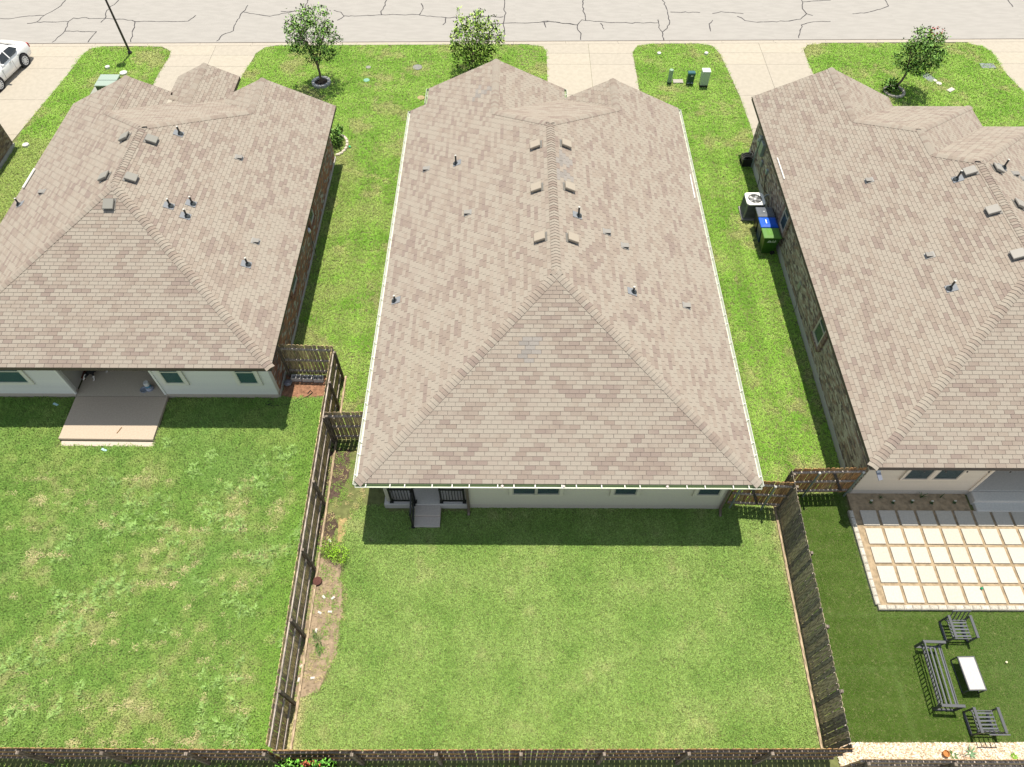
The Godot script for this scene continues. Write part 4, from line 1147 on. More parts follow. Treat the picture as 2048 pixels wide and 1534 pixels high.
# a picket fence from a to b (x, f); out = the side its pickets are on; posts = distances along it
func fence(called: String, label: String, a: Vector2, b: Vector2, out: Vector2, posts: Array, cols: Array, opts := {}):
	var mid := (a + b) * 0.5
	var t := thing(called, P(mid.x, mid.y), label, "gate" if called.contains("gate") else "fence", opts.get("group", ""))
	var d := (b - a).normalized()
	var l := a.distance_to(b)
	var hgt: float = opts.get("h", 1.83)
	var lift: float = opts.get("lift", 0.03)
	var d3 := Vector3(d.x, 0, -d.y)
	var o3 := Vector3(out.x, 0, -out.y)
	var bs := Basis(d3, Vector3.UP, d3.cross(Vector3.UP))
	var ms := []
	for c in cols: ms.append(picket_mesh(c * opts.get("tone", 1.9), hgt))
	var n := int(l / 0.147)
	for i in n:
		var p := a + d * (i + 0.5) * l / n
		var y := lift + rng.randf_range(-0.012, 0.018) + 0.02 * nz.get_noise_1d(i * 0.8 + a.x)
		var k := clampi(int((0.5 + 0.35 * nz2.get_noise_2d(i * 0.11, a.x * 3.1)) * ms.size() + rng.randf_range(-2.2, 2.2)), 0, ms.size() - 1)
		put("picket", ms[k], M.wood, t, Transform3D(bs * Basis(Vector3.BACK, rng.randf_range(-0.008, 0.008)) * Basis(Vector3.UP, rng.randf_range(-0.02, 0.02)), P(p.x, p.y, y) + o3 * (0.058 + rng.randf_range(0, 0.004))))
	var rc: Color = opts.get("rail", Color(0.44, 0.38, 0.34))
	for y in [0.28, 0.95, 1.62]:
		var r := MB.new()
		r.bar(P(a.x, a.y, y) + o3 * 0.028, P(b.x, b.y, y) + o3 * 0.028, 0.04, 0.088, rc)
		obj("rail", r, M.wood, t)
	for s in posts:
		var p: Vector2 = a + d * s
		var q := MB.new()
		if opts.get("metal", false):
			q.tube([P(p.x, p.y, -0.05) - o3 * 0.06, P(p.x, p.y, 1.72) - o3 * 0.06], [0.032], 10, Color(0.17, 0.21, 0.18))
			q.lathe(P(p.x, p.y, 1.72) - o3 * 0.06, [[0.045, 0.0], [0.045, 0.025], [0.02, 0.06], [0.0, 0.065]], 10, Color(0.42, 0.42, 0.40))
			obj("post", q, M.white_metal, t)
		else:
			q.bevel(P(p.x, p.y, 0.86) - o3 * 0.038, Vector3(0.088, 1.78, 0.088), 0.008, opts.get("post", Color(0.20, 0.165, 0.135)), bs)
			var po := obj("post", q, M.wood, t)
			var cp := MB.new()
			cp.box(P(p.x, p.y, 1.758) - o3 * 0.038, Vector3(0.08, 0.012, 0.08), Color(0.25, 0.21, 0.175), bs)
			obj("post_top", cp, M.wood, po)
	if opts.has("brace"):
		var z: Array = opts.brace
		var p: Vector2 = a + d * z[0]
		var q: Vector2 = a + d * z[1]
		var r := MB.new()
		r.bar(P(p.x, p.y, 1.60) + o3 * 0.0, P(q.x, q.y, 0.30) + o3 * 0.0, 0.035, 0.085, Color(0.10, 0.085, 0.075))
		obj("brace", r, M.wood, t)
	if opts.has("board"):
		var r := MB.new()
		var side: float = opts.board
		r.bar(P(a.x, a.y, 0.035) + o3 * side, P(b.x, b.y, 0.035) + o3 * side, 0.07, 0.08, Color(0.46, 0.36, 0.25))
		obj("kickboard", r, M.wood, t)
	return t
func fences():
	var gold := [Color(0.24, 0.185, 0.10), Color(0.19, 0.15, 0.09), Color(0.28, 0.215, 0.12), Color(0.155, 0.12, 0.08), Color(0.22, 0.165, 0.10), Color(0.13, 0.10, 0.07)]
	var grey := [Color(0.13, 0.115, 0.09), Color(0.20, 0.165, 0.115), Color(0.165, 0.145, 0.105), Color(0.10, 0.09, 0.075), Color(0.225, 0.19, 0.13)]
	var rust := [Color(0.24, 0.135, 0.06), Color(0.17, 0.105, 0.055), Color(0.21, 0.145, 0.075), Color(0.27, 0.165, 0.08)]
	fence("fence", "long brown fence beside the bare bed, rails and posts towards the porch house", Vector2(-6.40, 2.92), Vector2(-6.66, 16.1), Vector2(-1, -0.02), [1.35, 3.28, 5.42, 7.75, 10.22, 11.7, 13.05], gold, {"tone": 2.5, "board": -0.12, "rail": Color(0.46, 0.40, 0.36)})
	fence("fence", "short golden brown fence with cinder blocks at its foot", Vector2(-8.86, 16.2), Vector2(-6.70, 16.12), Vector2(0.04, 1), [0.12], gold, {"tone": 2.4})
	fence("fence", "short brown fence between the long fence and the white side gutter", Vector2(-6.60, 13.22), Vector2(-4.42, 13.26), Vector2(0, 1), [0.12], gold, {"tone": 2.4})
	fence("fence", "weathered grey fence beside the artificial turf, its board faces towards the mown lawn", Vector2(8.93, 2.9), Vector2(9.17, 11.1), Vector2(-1, 0.03), [1.45, 3.2, 5.42, 7.66, 8.12], grey, {"board": 0.16})
	fence("side_gate", "rusty brown gate with dark diagonal brace by the dark corner downspout", Vector2(7.32, 10.68), Vector2(9.1, 10.58), Vector2(0.02, 1), [0.12, 1.18], rust, {"metal": true, "brace": [0.45, 1.0], "lift": 0.1, "h": 1.76})
	fence("side_gate", "rusty brown gate against the tan brick corner above the dark turf", Vector2(9.2, 11.1), Vector2(11.62, 11.16), Vector2(0, 1), [0.85, 2.3], rust, {"metal": true, "brace": [1.4, 2.1], "lift": 0.08, "h": 1.76})
	fence("fence", "rear boundary fence below the patchy lawn with mower tracks", Vector2(-17.2, 2.78), Vector2(-6.42, 2.76), Vector2(0, 1), [2.05, 4.25, 6.45, 8.66, 10.7], rust, {"rail": Color(0.25, 0.205, 0.18), "post": Color(0.28, 0.22, 0.18)})
	fence("fence", "rear boundary fence below the mown pale lawn, a flowering shrub at one end", Vector2(-6.30, 2.75), Vector2(8.95, 2.86), Vector2(0, 1), [2.1, 4.3, 6.52, 8.7, 10.92, 13.1], rust, {"rail": Color(0.25, 0.205, 0.18), "post": Color(0.28, 0.22, 0.18)})
	fence("fence", "rear boundary fence below the pale pebble strip and its desert plants", Vector2(9.1, 2.62), Vector2(19, 2.62), Vector2(0, 1), [0.15, 2.4, 4.7, 6.9, 9.1], [Color(0.30, 0.20, 0.12), Color(0.25, 0.165, 0.10), Color(0.34, 0.24, 0.15)])

# ---------------------------------------------------------------- trees and plants
func leafy(b: MB, centre: Vector3, size: Vector3, n: int, ls: float, cols: Array, gap: float, sd: float, lean := Vector3.ZERO):
	var made := 0
	var tries := 0
	while made < n and tries < n * 12:
		tries += 1
		var q := Vector3(rng.randf_range(-1, 1), rng.randf_range(-1, 1), rng.randf_range(-1, 1))
		var r := q.length()
		var out := 0.92 + 0.55 * nz.get_noise_3d(q.x * 3.0 + sd, q.y * 3.0, q.z * 3.0)
		if r > out: continue
		if r < 0.35 and rng.randf() < 0.7: continue
		var p := centre + q * size + lean * (q.y * 0.5 + 0.5)
		if nz2.get_noise_3d(p.x * 1.3 + sd, p.y * 1.3, p.z * 1.3) < gap: continue
		made += 1
		var c: Color = cols[rng.randi() % cols.size()] * rng.randf_range(1.5, 3.0)
		c.a = 1
		for k in 3:
			var d := Vector3(rng.randf() - 0.5, rng.randf() - 0.35, rng.randf() - 0.5).normalized()
			var s := d.cross(Vector3(rng.randf() - 0.5, rng.randf() - 0.5, rng.randf() - 0.5)).normalized()
			var l := ls * rng.randf_range(0.6, 1.3)
			var o := p + Vector3(rng.randf() - 0.5, rng.randf() - 0.5, rng.randf() - 0.5) * ls
			var nn := d.cross(s)
			if nn.y < 0: nn = -nn
			nn = (nn + q.normalized() * 0.5 + Vector3.UP * 0.3).normalized()
			b.tri(o, o + d * l * 0.5 + s * l * 0.28, o + d * l * 0.5 - s * l * 0.28, c, nn); b.tri(o + d * l * 0.5 + s * l * 0.28, o + d * l, o + d * l * 0.5 - s * l * 0.28, c, nn)
func branch(b: MB, a: Vector3, e: Vector3, r: float, depth: int, col: Color):
	var m := a.lerp(e, 0.5) + Vector3(rng.randf() - 0.5, 0.2, rng.randf() - 0.5) * a.distance_to(e) * 0.15
	b.tube([a, m, e], [r, r * 0.75, r * 0.4], 6, col, false)
	if depth <= 0: return
	for i in 3:
		var d := (e - a) * rng.randf_range(0.45, 0.7)
		d = d.rotated(Vector3(rng.randf() - 0.5, 0.2, rng.randf() - 0.5).normalized(), rng.randf_range(-0.9, 0.9))
		branch(b, m.lerp(e, rng.randf()), m.lerp(e, 0.5) + d, r * 0.5, depth - 1, col)
func tree(called: String, label: String, at: Vector3, top: Vector3, trunk: float, r: float, centre: Vector3, size: Vector3, n: int, ls: float, cols: Array, gap: float) -> Node3D:
	var t := thing(called, at, label, "tree")
	var b := MB.new()
	var bark := Color(0.16, 0.125, 0.095)
	var fork := at + (top - at) * trunk
	b.tube([at - Vector3.UP * 0.05, at + Vector3.UP * 0.06, at.lerp(fork, 0.5) + Vector3(0.05, 0, 0.03), fork], [r * 1.4, r * 1.05, r * 0.9, r * 0.75], 9, bark)
	for i in 6:
		var a := TAU * i / 6.0 + rng.randf()
		branch(b, fork - (top - at) * 0.03 * i, centre + Vector3(cos(a) * size.x, rng.randf_range(-0.1, 0.8) * size.y, sin(a) * size.z) * 0.5, r * 0.5, 1, bark)
	obj("trunk", b, M.bark, t)
	var l := MB.new()
	leafy(l, centre, size, n, ls, cols, gap, at.x)
	obj("crown", l, M.leaf, t).set_meta("kind", "stuff")
	return t
func fronds(called: String, label: String, at: Vector3, n: int, ln: float, wd: float, cols: Array, cat := "plant", up := 0.5, grp := ""):
	var t := thing(called, at, label, cat, grp)
	for i in n:
		var b := MB.new()
		var yaw := TAU * i / n + rng.randf() * 0.6
		var l := ln * rng.randf_range(0.7, 1.15)
		var c: Color = cols[rng.randi() % cols.size()]
		var s := Vector3(cos(yaw), 0, -sin(yaw)) * wd * 0.5
		var prev := at
		for k in 4:
			var q := (k + 1) / 4.0
			var p := at + Vector3(sin(yaw), 0, cos(yaw)) * l * q * (1.0 - up * 0.5) + Vector3.UP * l * up * (q * 1.6 - q * q)
			var w0 := 1.0 - k / 4.0
			var w1 := 1.0 - (k + 1) / 4.0
			b.quad(prev - s * w0, prev + s * w0, p + s * w1, p - s * w1, c)
			prev = p
		obj("leaf", b, M.leaf, t)
func plants():
	var green := [Color(0.075, 0.15, 0.03), Color(0.10, 0.19, 0.04), Color(0.13, 0.22, 0.05), Color(0.05, 0.10, 0.025)]
	tree("young_tree", "young round tree in a ring of grey stone blocks", P(-10.66, 35.98), P(-10.75, 36.1, 3.9), 0.36, 0.07, P(-10.62, 36.15, 2.55), Vector3(1.45, 1.4, 1.4), 2000, 0.105, green, 0.04)
	# ring of blocks and mulch round it
	var ring := thing("tree_ring", P(-10.66, 35.98), "ring of grey stone blocks round the young tree's trunk", "edging")
	for i in 8:
		var b := MB.new()
		for k in 4:
			var a0 := TAU * (i + k / 4.0 + 0.03) / 8.0
			var a1 := TAU * (i + (k + 1) / 4.0 - (0.05 if k == 3 else 0.0)) / 8.0
			var q := []
			for e in [[0.36, a0], [0.52, a0], [0.52, a1], [0.36, a1]]: q.append(P(-10.66, 35.98) + Vector3(cos(e[1]), 0, sin(e[1])) * e[0])
			var u := Vector3.UP * 0.14
			var c := Color(0.42, 0.42, 0.42) * (0.9 + 0.2 * ((i * 7) % 3) / 2.0)
			b.quad(q[0] + u, q[3] + u, q[2] + u, q[1] + u, c); b.quad(q[1], q[1] + u, q[2] + u, q[2], c); b.quad(q[3], q[3] + u, q[0] + u, q[0], c)
		obj("stone_block", b, M.stone, ring)
	var mu := MB.new()
	mu.lathe(P(-10.66, 35.98, 0.0), [[0.37, 0.05], [0.15, 0.07], [0.0, 0.08]], 18, Color(0.035, 0.025, 0.02))
	obj("mulch", mu, M.soil, ring)
	var lime := [Color(0.12, 0.20, 0.03), Color(0.17, 0.25, 0.045), Color(0.22, 0.29, 0.07), Color(0.07, 0.13, 0.025)]
	tree("bushy_tree", "bushy yellow green tree behind the porch house's gable", P(-2.55, 37.2), P(-1.9, 37.5, 3.4), 0.25, 0.06, P(-2.1, 37.35, 1.65), Vector3(1.5, 1.5, 1.35), 1800, 0.12, lime, 0.06)
	var t3 := tree("flowering_tree", "leaning tree with red flower tips in a small stone ring", P(20.55, 35.37), P(21.5, 35.7, 3.2), 0.42, 0.065, P(21.25, 35.6, 2.05), Vector3(1.3, 1.2, 1.2), 2100, 0.10, green, 0.02)
	var fl := MB.new()
	leafy(fl, P(21.7, 35.85, 2.95), Vector3(0.6, 0.35, 0.5), 22, 0.11, [Color(0.20, 0.02, 0.015), Color(0.16, 0.02, 0.015)], -0.3, 4.0)
	obj("flowers", fl, M.leaf, t3).set_meta("kind", "stuff")
	var sh := MB.new()
	leafy(sh, P(20.35, 35.4, 0.35), Vector3(0.5, 0.4, 0.4), 150, 0.12, green, -0.3, 9.0)
	obj("suckers", sh, M.leaf, t3).set_meta("kind", "stuff")
	var r2 := thing("tree_ring", P(20.6, 35.3), "low ring of rough stones under the leaning flowering tree", "edging")
	for i in 16:
		var b := MB.new()
		var a := TAU * i / 16.0
		b.bevel(P(20.6, 35.3, 0.05) + Vector3(cos(a), 0, sin(a)) * 0.5, Vector3(0.2, 0.14, 0.14), 0.03, Color(0.46, 0.42, 0.36) * rng.randf_range(0.8, 1.15), Basis(Vector3.UP, -a + PI / 2 + rng.randf_range(-0.2, 0.2)))
		obj("stone", b, M.stone, r2)
	var sb := thing("shrub", P(-8.75, 30.6), "small leafy shrub edged with pale stones at the red brick corner", "shrub")
	var l := MB.new()
	leafy(l, P(-9.0, 30.75, 0.4), Vector3(0.34, 0.4, 0.7), 420, 0.10, green, -0.25, 3.0)
	obj("foliage", l, M.leaf, sb).set_meta("kind", "stuff")
	for i in 9:
		var b := MB.new()
		var a := -1.3 + i * 0.32
		b.bevel(P(-9.0, 30.5, 0.04) + Vector3(cos(a) * 0.5, 0, sin(a) * 0.8), Vector3(0.2, 0.12, 0.13), 0.03, Color(0.60, 0.53, 0.45), Basis(Vector3.UP, -a + 1.4))
		obj("stone", b, M.stone, sb)
	var cm := thing("flowering_shrub", P(-5.55, 2.35), "leafy shrub with orange red flower heads behind the rear fence", "shrub")
	var l2 := MB.new()
	for q in [[-6.05, 2.45, 0.9, 0.3], [-5.75, 2.35, 1.1, 0.34], [-5.45, 2.4, 1.15, 0.34], [-5.1, 2.42, 1.25, 0.24], [-4.83, 2.5, 1.45, 0.14]]:
		leafy(l2, P(q[0], q[1], q[2]), Vector3(q[3], 0.55, q[3]), 260, 0.085, [Color(0.07, 0.19, 0.025), Color(0.11, 0.25, 0.035), Color(0.05, 0.13, 0.02)], -0.35, q[0])
	obj("foliage", l2, M.leaf, cm).set_meta("kind", "stuff")
	var l3 := MB.new()
	for q in [[-5.45, 2.55, 1.55], [-5.2, 2.55, 1.62], [-5.0, 2.5, 1.60], [-4.85, 2.5, 1.75], [-5.35, 2.5, 1.68]]: leafy(l3, P(q[0], q[1], q[2]), Vector3(0.09, 0.09, 0.07), 14, 0.06, [Color(0.22, 0.06, 0.03), Color(0.17, 0.045, 0.03)], -0.9, 1.0)
	obj("flowers", l3, M.leaf, cm).set_meta("kind", "stuff")
	var st := MB.new()
	for i in 6: st.tube([P(-5.5, 2.35, 0), P(-6.0 + i * 0.23, 2.4, 1.0 + 0.08 * i)], [0.02, 0.01], 6, Color(0.14, 0.10, 0.07))
	obj("stems", st, M.bark, cm)
	# ferny plants in the bed
	for q in [[-6.05, 9.0, 0.38, 0.0], [-5.7, 8.75, 0.36, 1.0]]:
		var t := thing("ferny_plant", P(q[0], q[1]), ["deep green feathery plant against the fence in the bed", "bright yellow green feathery plant beside the mown lawn"][int(q[3])], "plant")
		var b := MB.new()
		leafy(b, P(q[0], q[1], 0.28), Vector3(q[2], 0.2, q[2]), 620, 0.03, [Color(0.12, 0.25, 0.02), Color(0.17, 0.31, 0.03)] if q[3] < 0.5 else [Color(0.22, 0.38, 0.03), Color(0.18, 0.33, 0.03)], -0.25, q[0])
		obj("foliage", b, M.leaf, t).set_meta("kind", "stuff")
	fronds("agave", "spiky blue green rosette plant in the cream pebble strip", P(12.95, 3.08, 0.02), 14, 0.34, 0.045, [Color(0.14, 0.24, 0.13), Color(0.18, 0.29, 0.16)], "plant", 0.5)
	fronds("succulent", "low dark green trailing plant next to a terracotta pot", P(12.45, 3.02, 0.02), 12, 0.2, 0.06, [Color(0.05, 0.11, 0.03), Color(0.08, 0.15, 0.04)], "plant", 0.3)
	fronds("seedling", "small bright lime green plant in the cream pebble strip", P(14.15, 3.0, 0.02), 12, 0.15, 0.09, [Color(0.17, 0.32, 0.03), Color(0.14, 0.28, 0.03)], "plant", 0.5)
	fronds("dry_plant", "dry brown twiggy plant beside the spiky rosette plant", P(12.7, 3.02, 0.02), 7, 0.24, 0.018, [Color(0.15, 0.09, 0.06), Color(0.2, 0.12, 0.08)], "plant", 0.5)
	var pot := MB.new()
	pot.lathe(P(12.22, 3.05, 0.02), [[0.0, 0.0], [0.07, 0.0], [0.09, 0.12], [0.095, 0.14], [0.08, 0.14], [0.07, 0.09], [0.0, 0.09]], 14, Color(0.45, 0.20, 0.07))
	tag(obj("plant_pot", pot, M.stone), "small terracotta pot in the cream pebble strip", "pot")
	var lilies := [[12.32, 10.81], [13.08, 10.8], [13.74, 10.82], [14.41, 10.8], [15.2, 10.81]]
	for q in lilies:
		fronds("flowering_plant", "small dark plant with white blooms in the gravel bed by the tan wall", P(q[0], q[1], 0.06), 9, 0.14, 0.05, [Color(0.03, 0.07, 0.02), Color(0.05, 0.09, 0.03)], "plant", 0.6, "white blooms in the gravel bed")
		var o: Node3D = get_child(get_child_count() - 1)
		for k in 2:
			var b := MB.new()
			b.lathe(P(q[0] + 0.03 * k, q[1] + 0.03, 0.15), [[0.0, 0.0], [0.025, 0.015], [0.03, 0.03], [0.0, 0.03]], 7, Color(0.7, 0.7, 0.62))
			obj("flower", b, M.leaf, o)
	fronds("blade_plant", "upright plant with long blades in gravel against the tan wall", P(14.12, 11.02, 0.06), 7, 0.36, 0.035, [Color(0.05, 0.11, 0.035)], "plant", 0.9)
	fronds("leaning_plant", "single curved stalk plant in gravel against the tan wall", P(14.8, 11.02, 0.06), 3, 0.36, 0.04, [Color(0.05, 0.10, 0.035)], "plant", 0.9)
	fronds("sparse_plant", "sparse low plant in gravel below the tan wall's window", P(12.72, 11.0, 0.06), 6, 0.2, 0.03, [Color(0.04, 0.09, 0.03)], "plant", 0.6)

# ---------------------------------------------------------------- furniture, bins, street things
func slat_chair(label: String, at: Vector3, turn: float, w: float, grp: String, called := "garden_chair", cat := "chair"):
	# own axes: x along the seat's width, z towards the back; foot in the middle
	var t := thing(called, at, label, cat, grp, turn)
	var k := Color(0.055, 0.06, 0.07)
	var dep := 0.62
	var hw := w * 0.5
	for s in [-1, 1]:
		var b := MB.new()
		b.bevel(Vector3(s * hw, 0.60, 0.0), Vector3(0.085, 0.028, dep + 0.06), 0.006, k)
		var arm := own("arm", b, M.dark_metal, t)
		for z in [-dep * 0.5, dep * 0.5]:
			var q := MB.new()
			q.box(Vector3(s * hw, 0.295, z), Vector3(0.07, 0.59, 0.03), k)
			own("leg", q, M.dark_metal, arm)
		var q2 := MB.new()
		q2.box(Vector3(s * hw, 0.014, 0), Vector3(0.07, 0.028, dep), k)
		own("foot_bar", q2, M.dark_metal, arm)
	var fr := MB.new()
	for z in [-dep * 0.5 + 0.02, dep * 0.5 - 0.05]: fr.bar(Vector3(-hw, 0.33, z), Vector3(hw, 0.33, z), 0.03, 0.035, k)
	for s in [-1, 1]: fr.bar(Vector3(s * (hw - 0.06), 0.33, -dep * 0.5), Vector3(s * (hw - 0.06), 0.33, dep * 0.5), 0.025, 0.03, k)
	own("seat_frame", fr, M.dark_metal, t)
	var ns := 5 if w < 1 else 4
	for i in ns:
		var b := MB.new()
		var z := -dep * 0.5 + 0.09 + i * (dep - 0.22) / (ns - 1)
		b.box(Vector3(0, 0.36, z), Vector3(w - 0.10, 0.018, 0.045), k * 1.35)
		own("seat_slat", b, M.dark_metal, t)
	var tb := MB.new()
	var lean := 0.16
	for y in [[0.36, 0.0], [0.80, lean]]: tb.bar(Vector3(-hw + 0.05, y[0], dep * 0.5 - 0.06 + y[1]), Vector3(hw - 0.05, y[0], dep * 0.5 - 0.06 + y[1]), 0.03, 0.035, k * 1.3)
	own("backrest", tb, M.dark_metal, t)
	var nb := int(w / 0.115)
	for i in nb:
		var b := MB.new()
		var x := -hw + 0.08 + i * (w - 0.16) / (nb - 1)
		b.bar(Vector3(x, 0.36, dep * 0.5 - 0.06), Vector3(x, 0.80, dep * 0.5 - 0.06 + lean), 0.028, 0.014, k)
		own("back_slat", b, M.dark_metal, t)
func furniture():
	slat_chair("grey metal slatted armchair close to the paver patio", P(13.68, 6.45), PI + 0.0, 0.66, "")
	slat_chair("grey metal slatted armchair with its back to the pebble strip", P(13.50, 3.84), 0.0, 0.68, "")
	slat_chair("long grey metal slatted sofa facing the low table", P(12.62, 5.10), -PI / 2 - 0.03, 1.78, "", "garden_sofa", "sofa")
	var t := thing("coffee_table", P(13.55, 5.14), "low grey metal table with pale stone top", "table", "", 0.02)
	var k := Color(0.06, 0.065, 0.075)
	var b := MB.new()
	for s in [-1, 1]:
		b.bar(Vector3(s * 0.245, 0.41, -0.48), Vector3(s * 0.245, 0.41, 0.48), 0.03, 0.04, k)
		b.bar(Vector3(-0.23, 0.41, s * 0.465), Vector3(0.23, 0.41, s * 0.465), 0.03, 0.04, k)
	own("frame", b, M.dark_metal, t)
	var p := MB.new()
	p.box(Vector3(0, 0.415, 0), Vector3(0.46, 0.02, 0.90), Color(0.56, 0.545, 0.53))
	own("table_top", p, M.slab, t)
	for s in [[-1, -1], [-1, 1], [1, -1], [1, 1]]:
		var q := MB.new()
		q.box(Vector3(s[0] * 0.245, 0.195, s[1] * 0.465), Vector3(0.03, 0.39, 0.03), k)
		own("leg", q, M.dark_metal, t)
	for s in [-1, 1]:
		var q := MB.new()
		q.bar(Vector3(s * 0.245, 0.02, -0.45), Vector3(s * 0.245, 0.02, 0.45), 0.02, 0.02, k)
		own("foot_bar", q, M.dark_metal, t)
	ball(P(14.99, 7.79, 0.145), 0.045, Color(0.01, 0.22, 0.09), "green ball resting between two pavers of the square patio")
	ball(P(14.95, 5.55, 0.045), 0.035, Color(0.70, 0.68, 0.45), "pale yellow ball lying on the dark turf")
	ball(P(-8.33, 30.33, 0.07), 0.06, Color(0.05, 0.50, 0.22), "bright green ball lying in the grass near the red brick wall")
func ball(at: Vector3, r: float, c: Color, label: String):
	var b := MB.new()
	var pr := []
	for i in 9: pr.append([r * sin(PI * i / 8.0), -r * cos(PI * i / 8.0)])
	b.lathe(at, pr, 14, c)
	tag(obj("ball", b, M.plastic), label, "ball")
func wheelie_bin(label: String, at: Vector3, body: Color, lid: Color, mark: int):
	# own axes: x towards the wall (hinge side), z towards the garden
	var t := thing("wheeled_bin", at, label, "bin", "")
	var b := MB.new()
	var lo := [Vector3(-0.24, 0.06, 0.23), Vector3(0.24, 0.06, 0.23), Vector3(0.24, 0.06, -0.23), Vector3(-0.24, 0.06, -0.23)]
	var hi := [Vector3(-0.36, 0.98, 0.29), Vector3(0.33, 0.98, 0.29), Vector3(0.33, 0.98, -0.29), Vector3(-0.36, 0.98, -0.29)]
	for i in 4:
		var j := (i + 1) % 4
		b.quad(lo[i], lo[j], hi[j], hi[i], body)
	b.quad(lo[3], lo[2], lo[1], lo[0], body)
	b.box(Vector3(-0.015, 0.965, 0), Vector3(0.75, 0.05, 0.63), body)
	own("bin_body", b, M.plastic, t)
	var l := MB.new()
	var a := [Vector3(-0.40, 1.00, 0.32), Vector3(0.36, 1.00, 0.32), Vector3(0.36, 1.00, -0.32), Vector3(-0.40, 1.00, -0.32)]
	var m := [Vector3(-0.385, 1.03, 0.305), Vector3(0.35, 1.03, 0.305), Vector3(0.35, 1.03, -0.305), Vector3(-0.385, 1.03, -0.305)]
	var c := [Vector3(-0.24, 1.075, 0.19), Vector3(0.28, 1.075, 0.19), Vector3(0.28, 1.075, -0.19), Vector3(-0.24, 1.075, -0.19)]
	for i in 4:
		var j := (i + 1) % 4
		l.quad(a[i], a[j], m[j], m[i], lid); l.quad(m[i], m[j], c[j], c[i], lid)
	l.quad(c[0], c[1], c[2], c[3], lid); l.quad(a[3], a[2], a[1], a[0], lid)
	var lo2 := own("lid", l, M.plastic, t)
	var h := MB.new()
	h.tube([Vector3(0.40, 0.97, -0.28), Vector3(0.40, 0.97, 0.28)], [0.022], 8, body * 0.8)
	for z in [-0.25, 0.25]: h.bar(Vector3(0.32, 0.97, z), Vector3(0.40, 0.97, z), 0.03, 0.03, body * 0.8)
	own("handle", h, M.plastic, t)
	for s in [-1, 1]:
		var w := MB.new()
		w.lathe(Vector3(0.22, 0.11, s * 0.27), [[0.0, -0.03], [0.10, -0.03], [0.11, -0.015], [0.11, 0.015], [0.10, 0.03], [0.0, 0.03]], 14, Color(0.02, 0.02, 0.02), Basis(Vector3.RIGHT, PI / 2))
		own("wheel", w, M.rubber, t)
	var g := MB.new()
	if mark == 1:     # stamped emblem on the garden-facing side: two marks
		var cx := Color(0.62, 0.66, 0.6)
		for i in 14:
			var a0 := TAU * i / 14.0
			var a1 := TAU * (i + 0.8) / 14.0
			g.quad(Vector3(0.10 + cos(a0) * 0.06, 0.80 + sin(a0) * 0.06, 0.2815), Vector3(0.10 + cos(a0) * 0.085, 0.80 + sin(a0) * 0.085, 0.2835), Vector3(0.10 + cos(a1) * 0.085, 0.80 + sin(a1) * 0.085, 0.2835), Vector3(0.10 + cos(a1) * 0.06, 0.80 + sin(a1) * 0.06, 0.2815), cx)
		for q in [[-0.10, 0.82, 0.08, 0.04], [-0.05, 0.79, 0.06, 0.035], [-0.14, 0.785, 0.05, 0.03], [-0.09, 0.735, 0.20, 0.012], [0.10, 0.80, 0.07, 0.02]]: g.box(Vector3(q[0], q[1], 0.279), Vector3(q[2], q[3], 0.012), cx)
		own("emblem", g, M.plastic, t)
		var e := MB.new()
		for i in 5: e.box(Vector3(-0.13 + 0.022 * (i % 2), 1.077, -0.12 + i * 0.05), Vector3(0.07, 0.006, 0.03), lid * 1.5)
		own("lettering", e, M.plastic, lo2)
	elif mark == 2:
		g.box(Vector3(-0.14, 1.077, 0.0), Vector3(0.035, 0.006, 0.24), Color(0.75, 0.8, 0.85))
		for i in 5: g.box(Vector3(-0.115, 1.077, -0.10 + i * 0.05), Vector3(0.02, 0.006, 0.03), Color(0.75, 0.8, 0.85))
		own("lettering", g, M.plastic, lo2)
	else:
		g.box(Vector3(-0.10, 1.077, 0.02), Vector3(0.07, 0.006, 0.05), Color(0.45, 0.47, 0.5))
		own("label_patch", g, M.plastic, lo2)
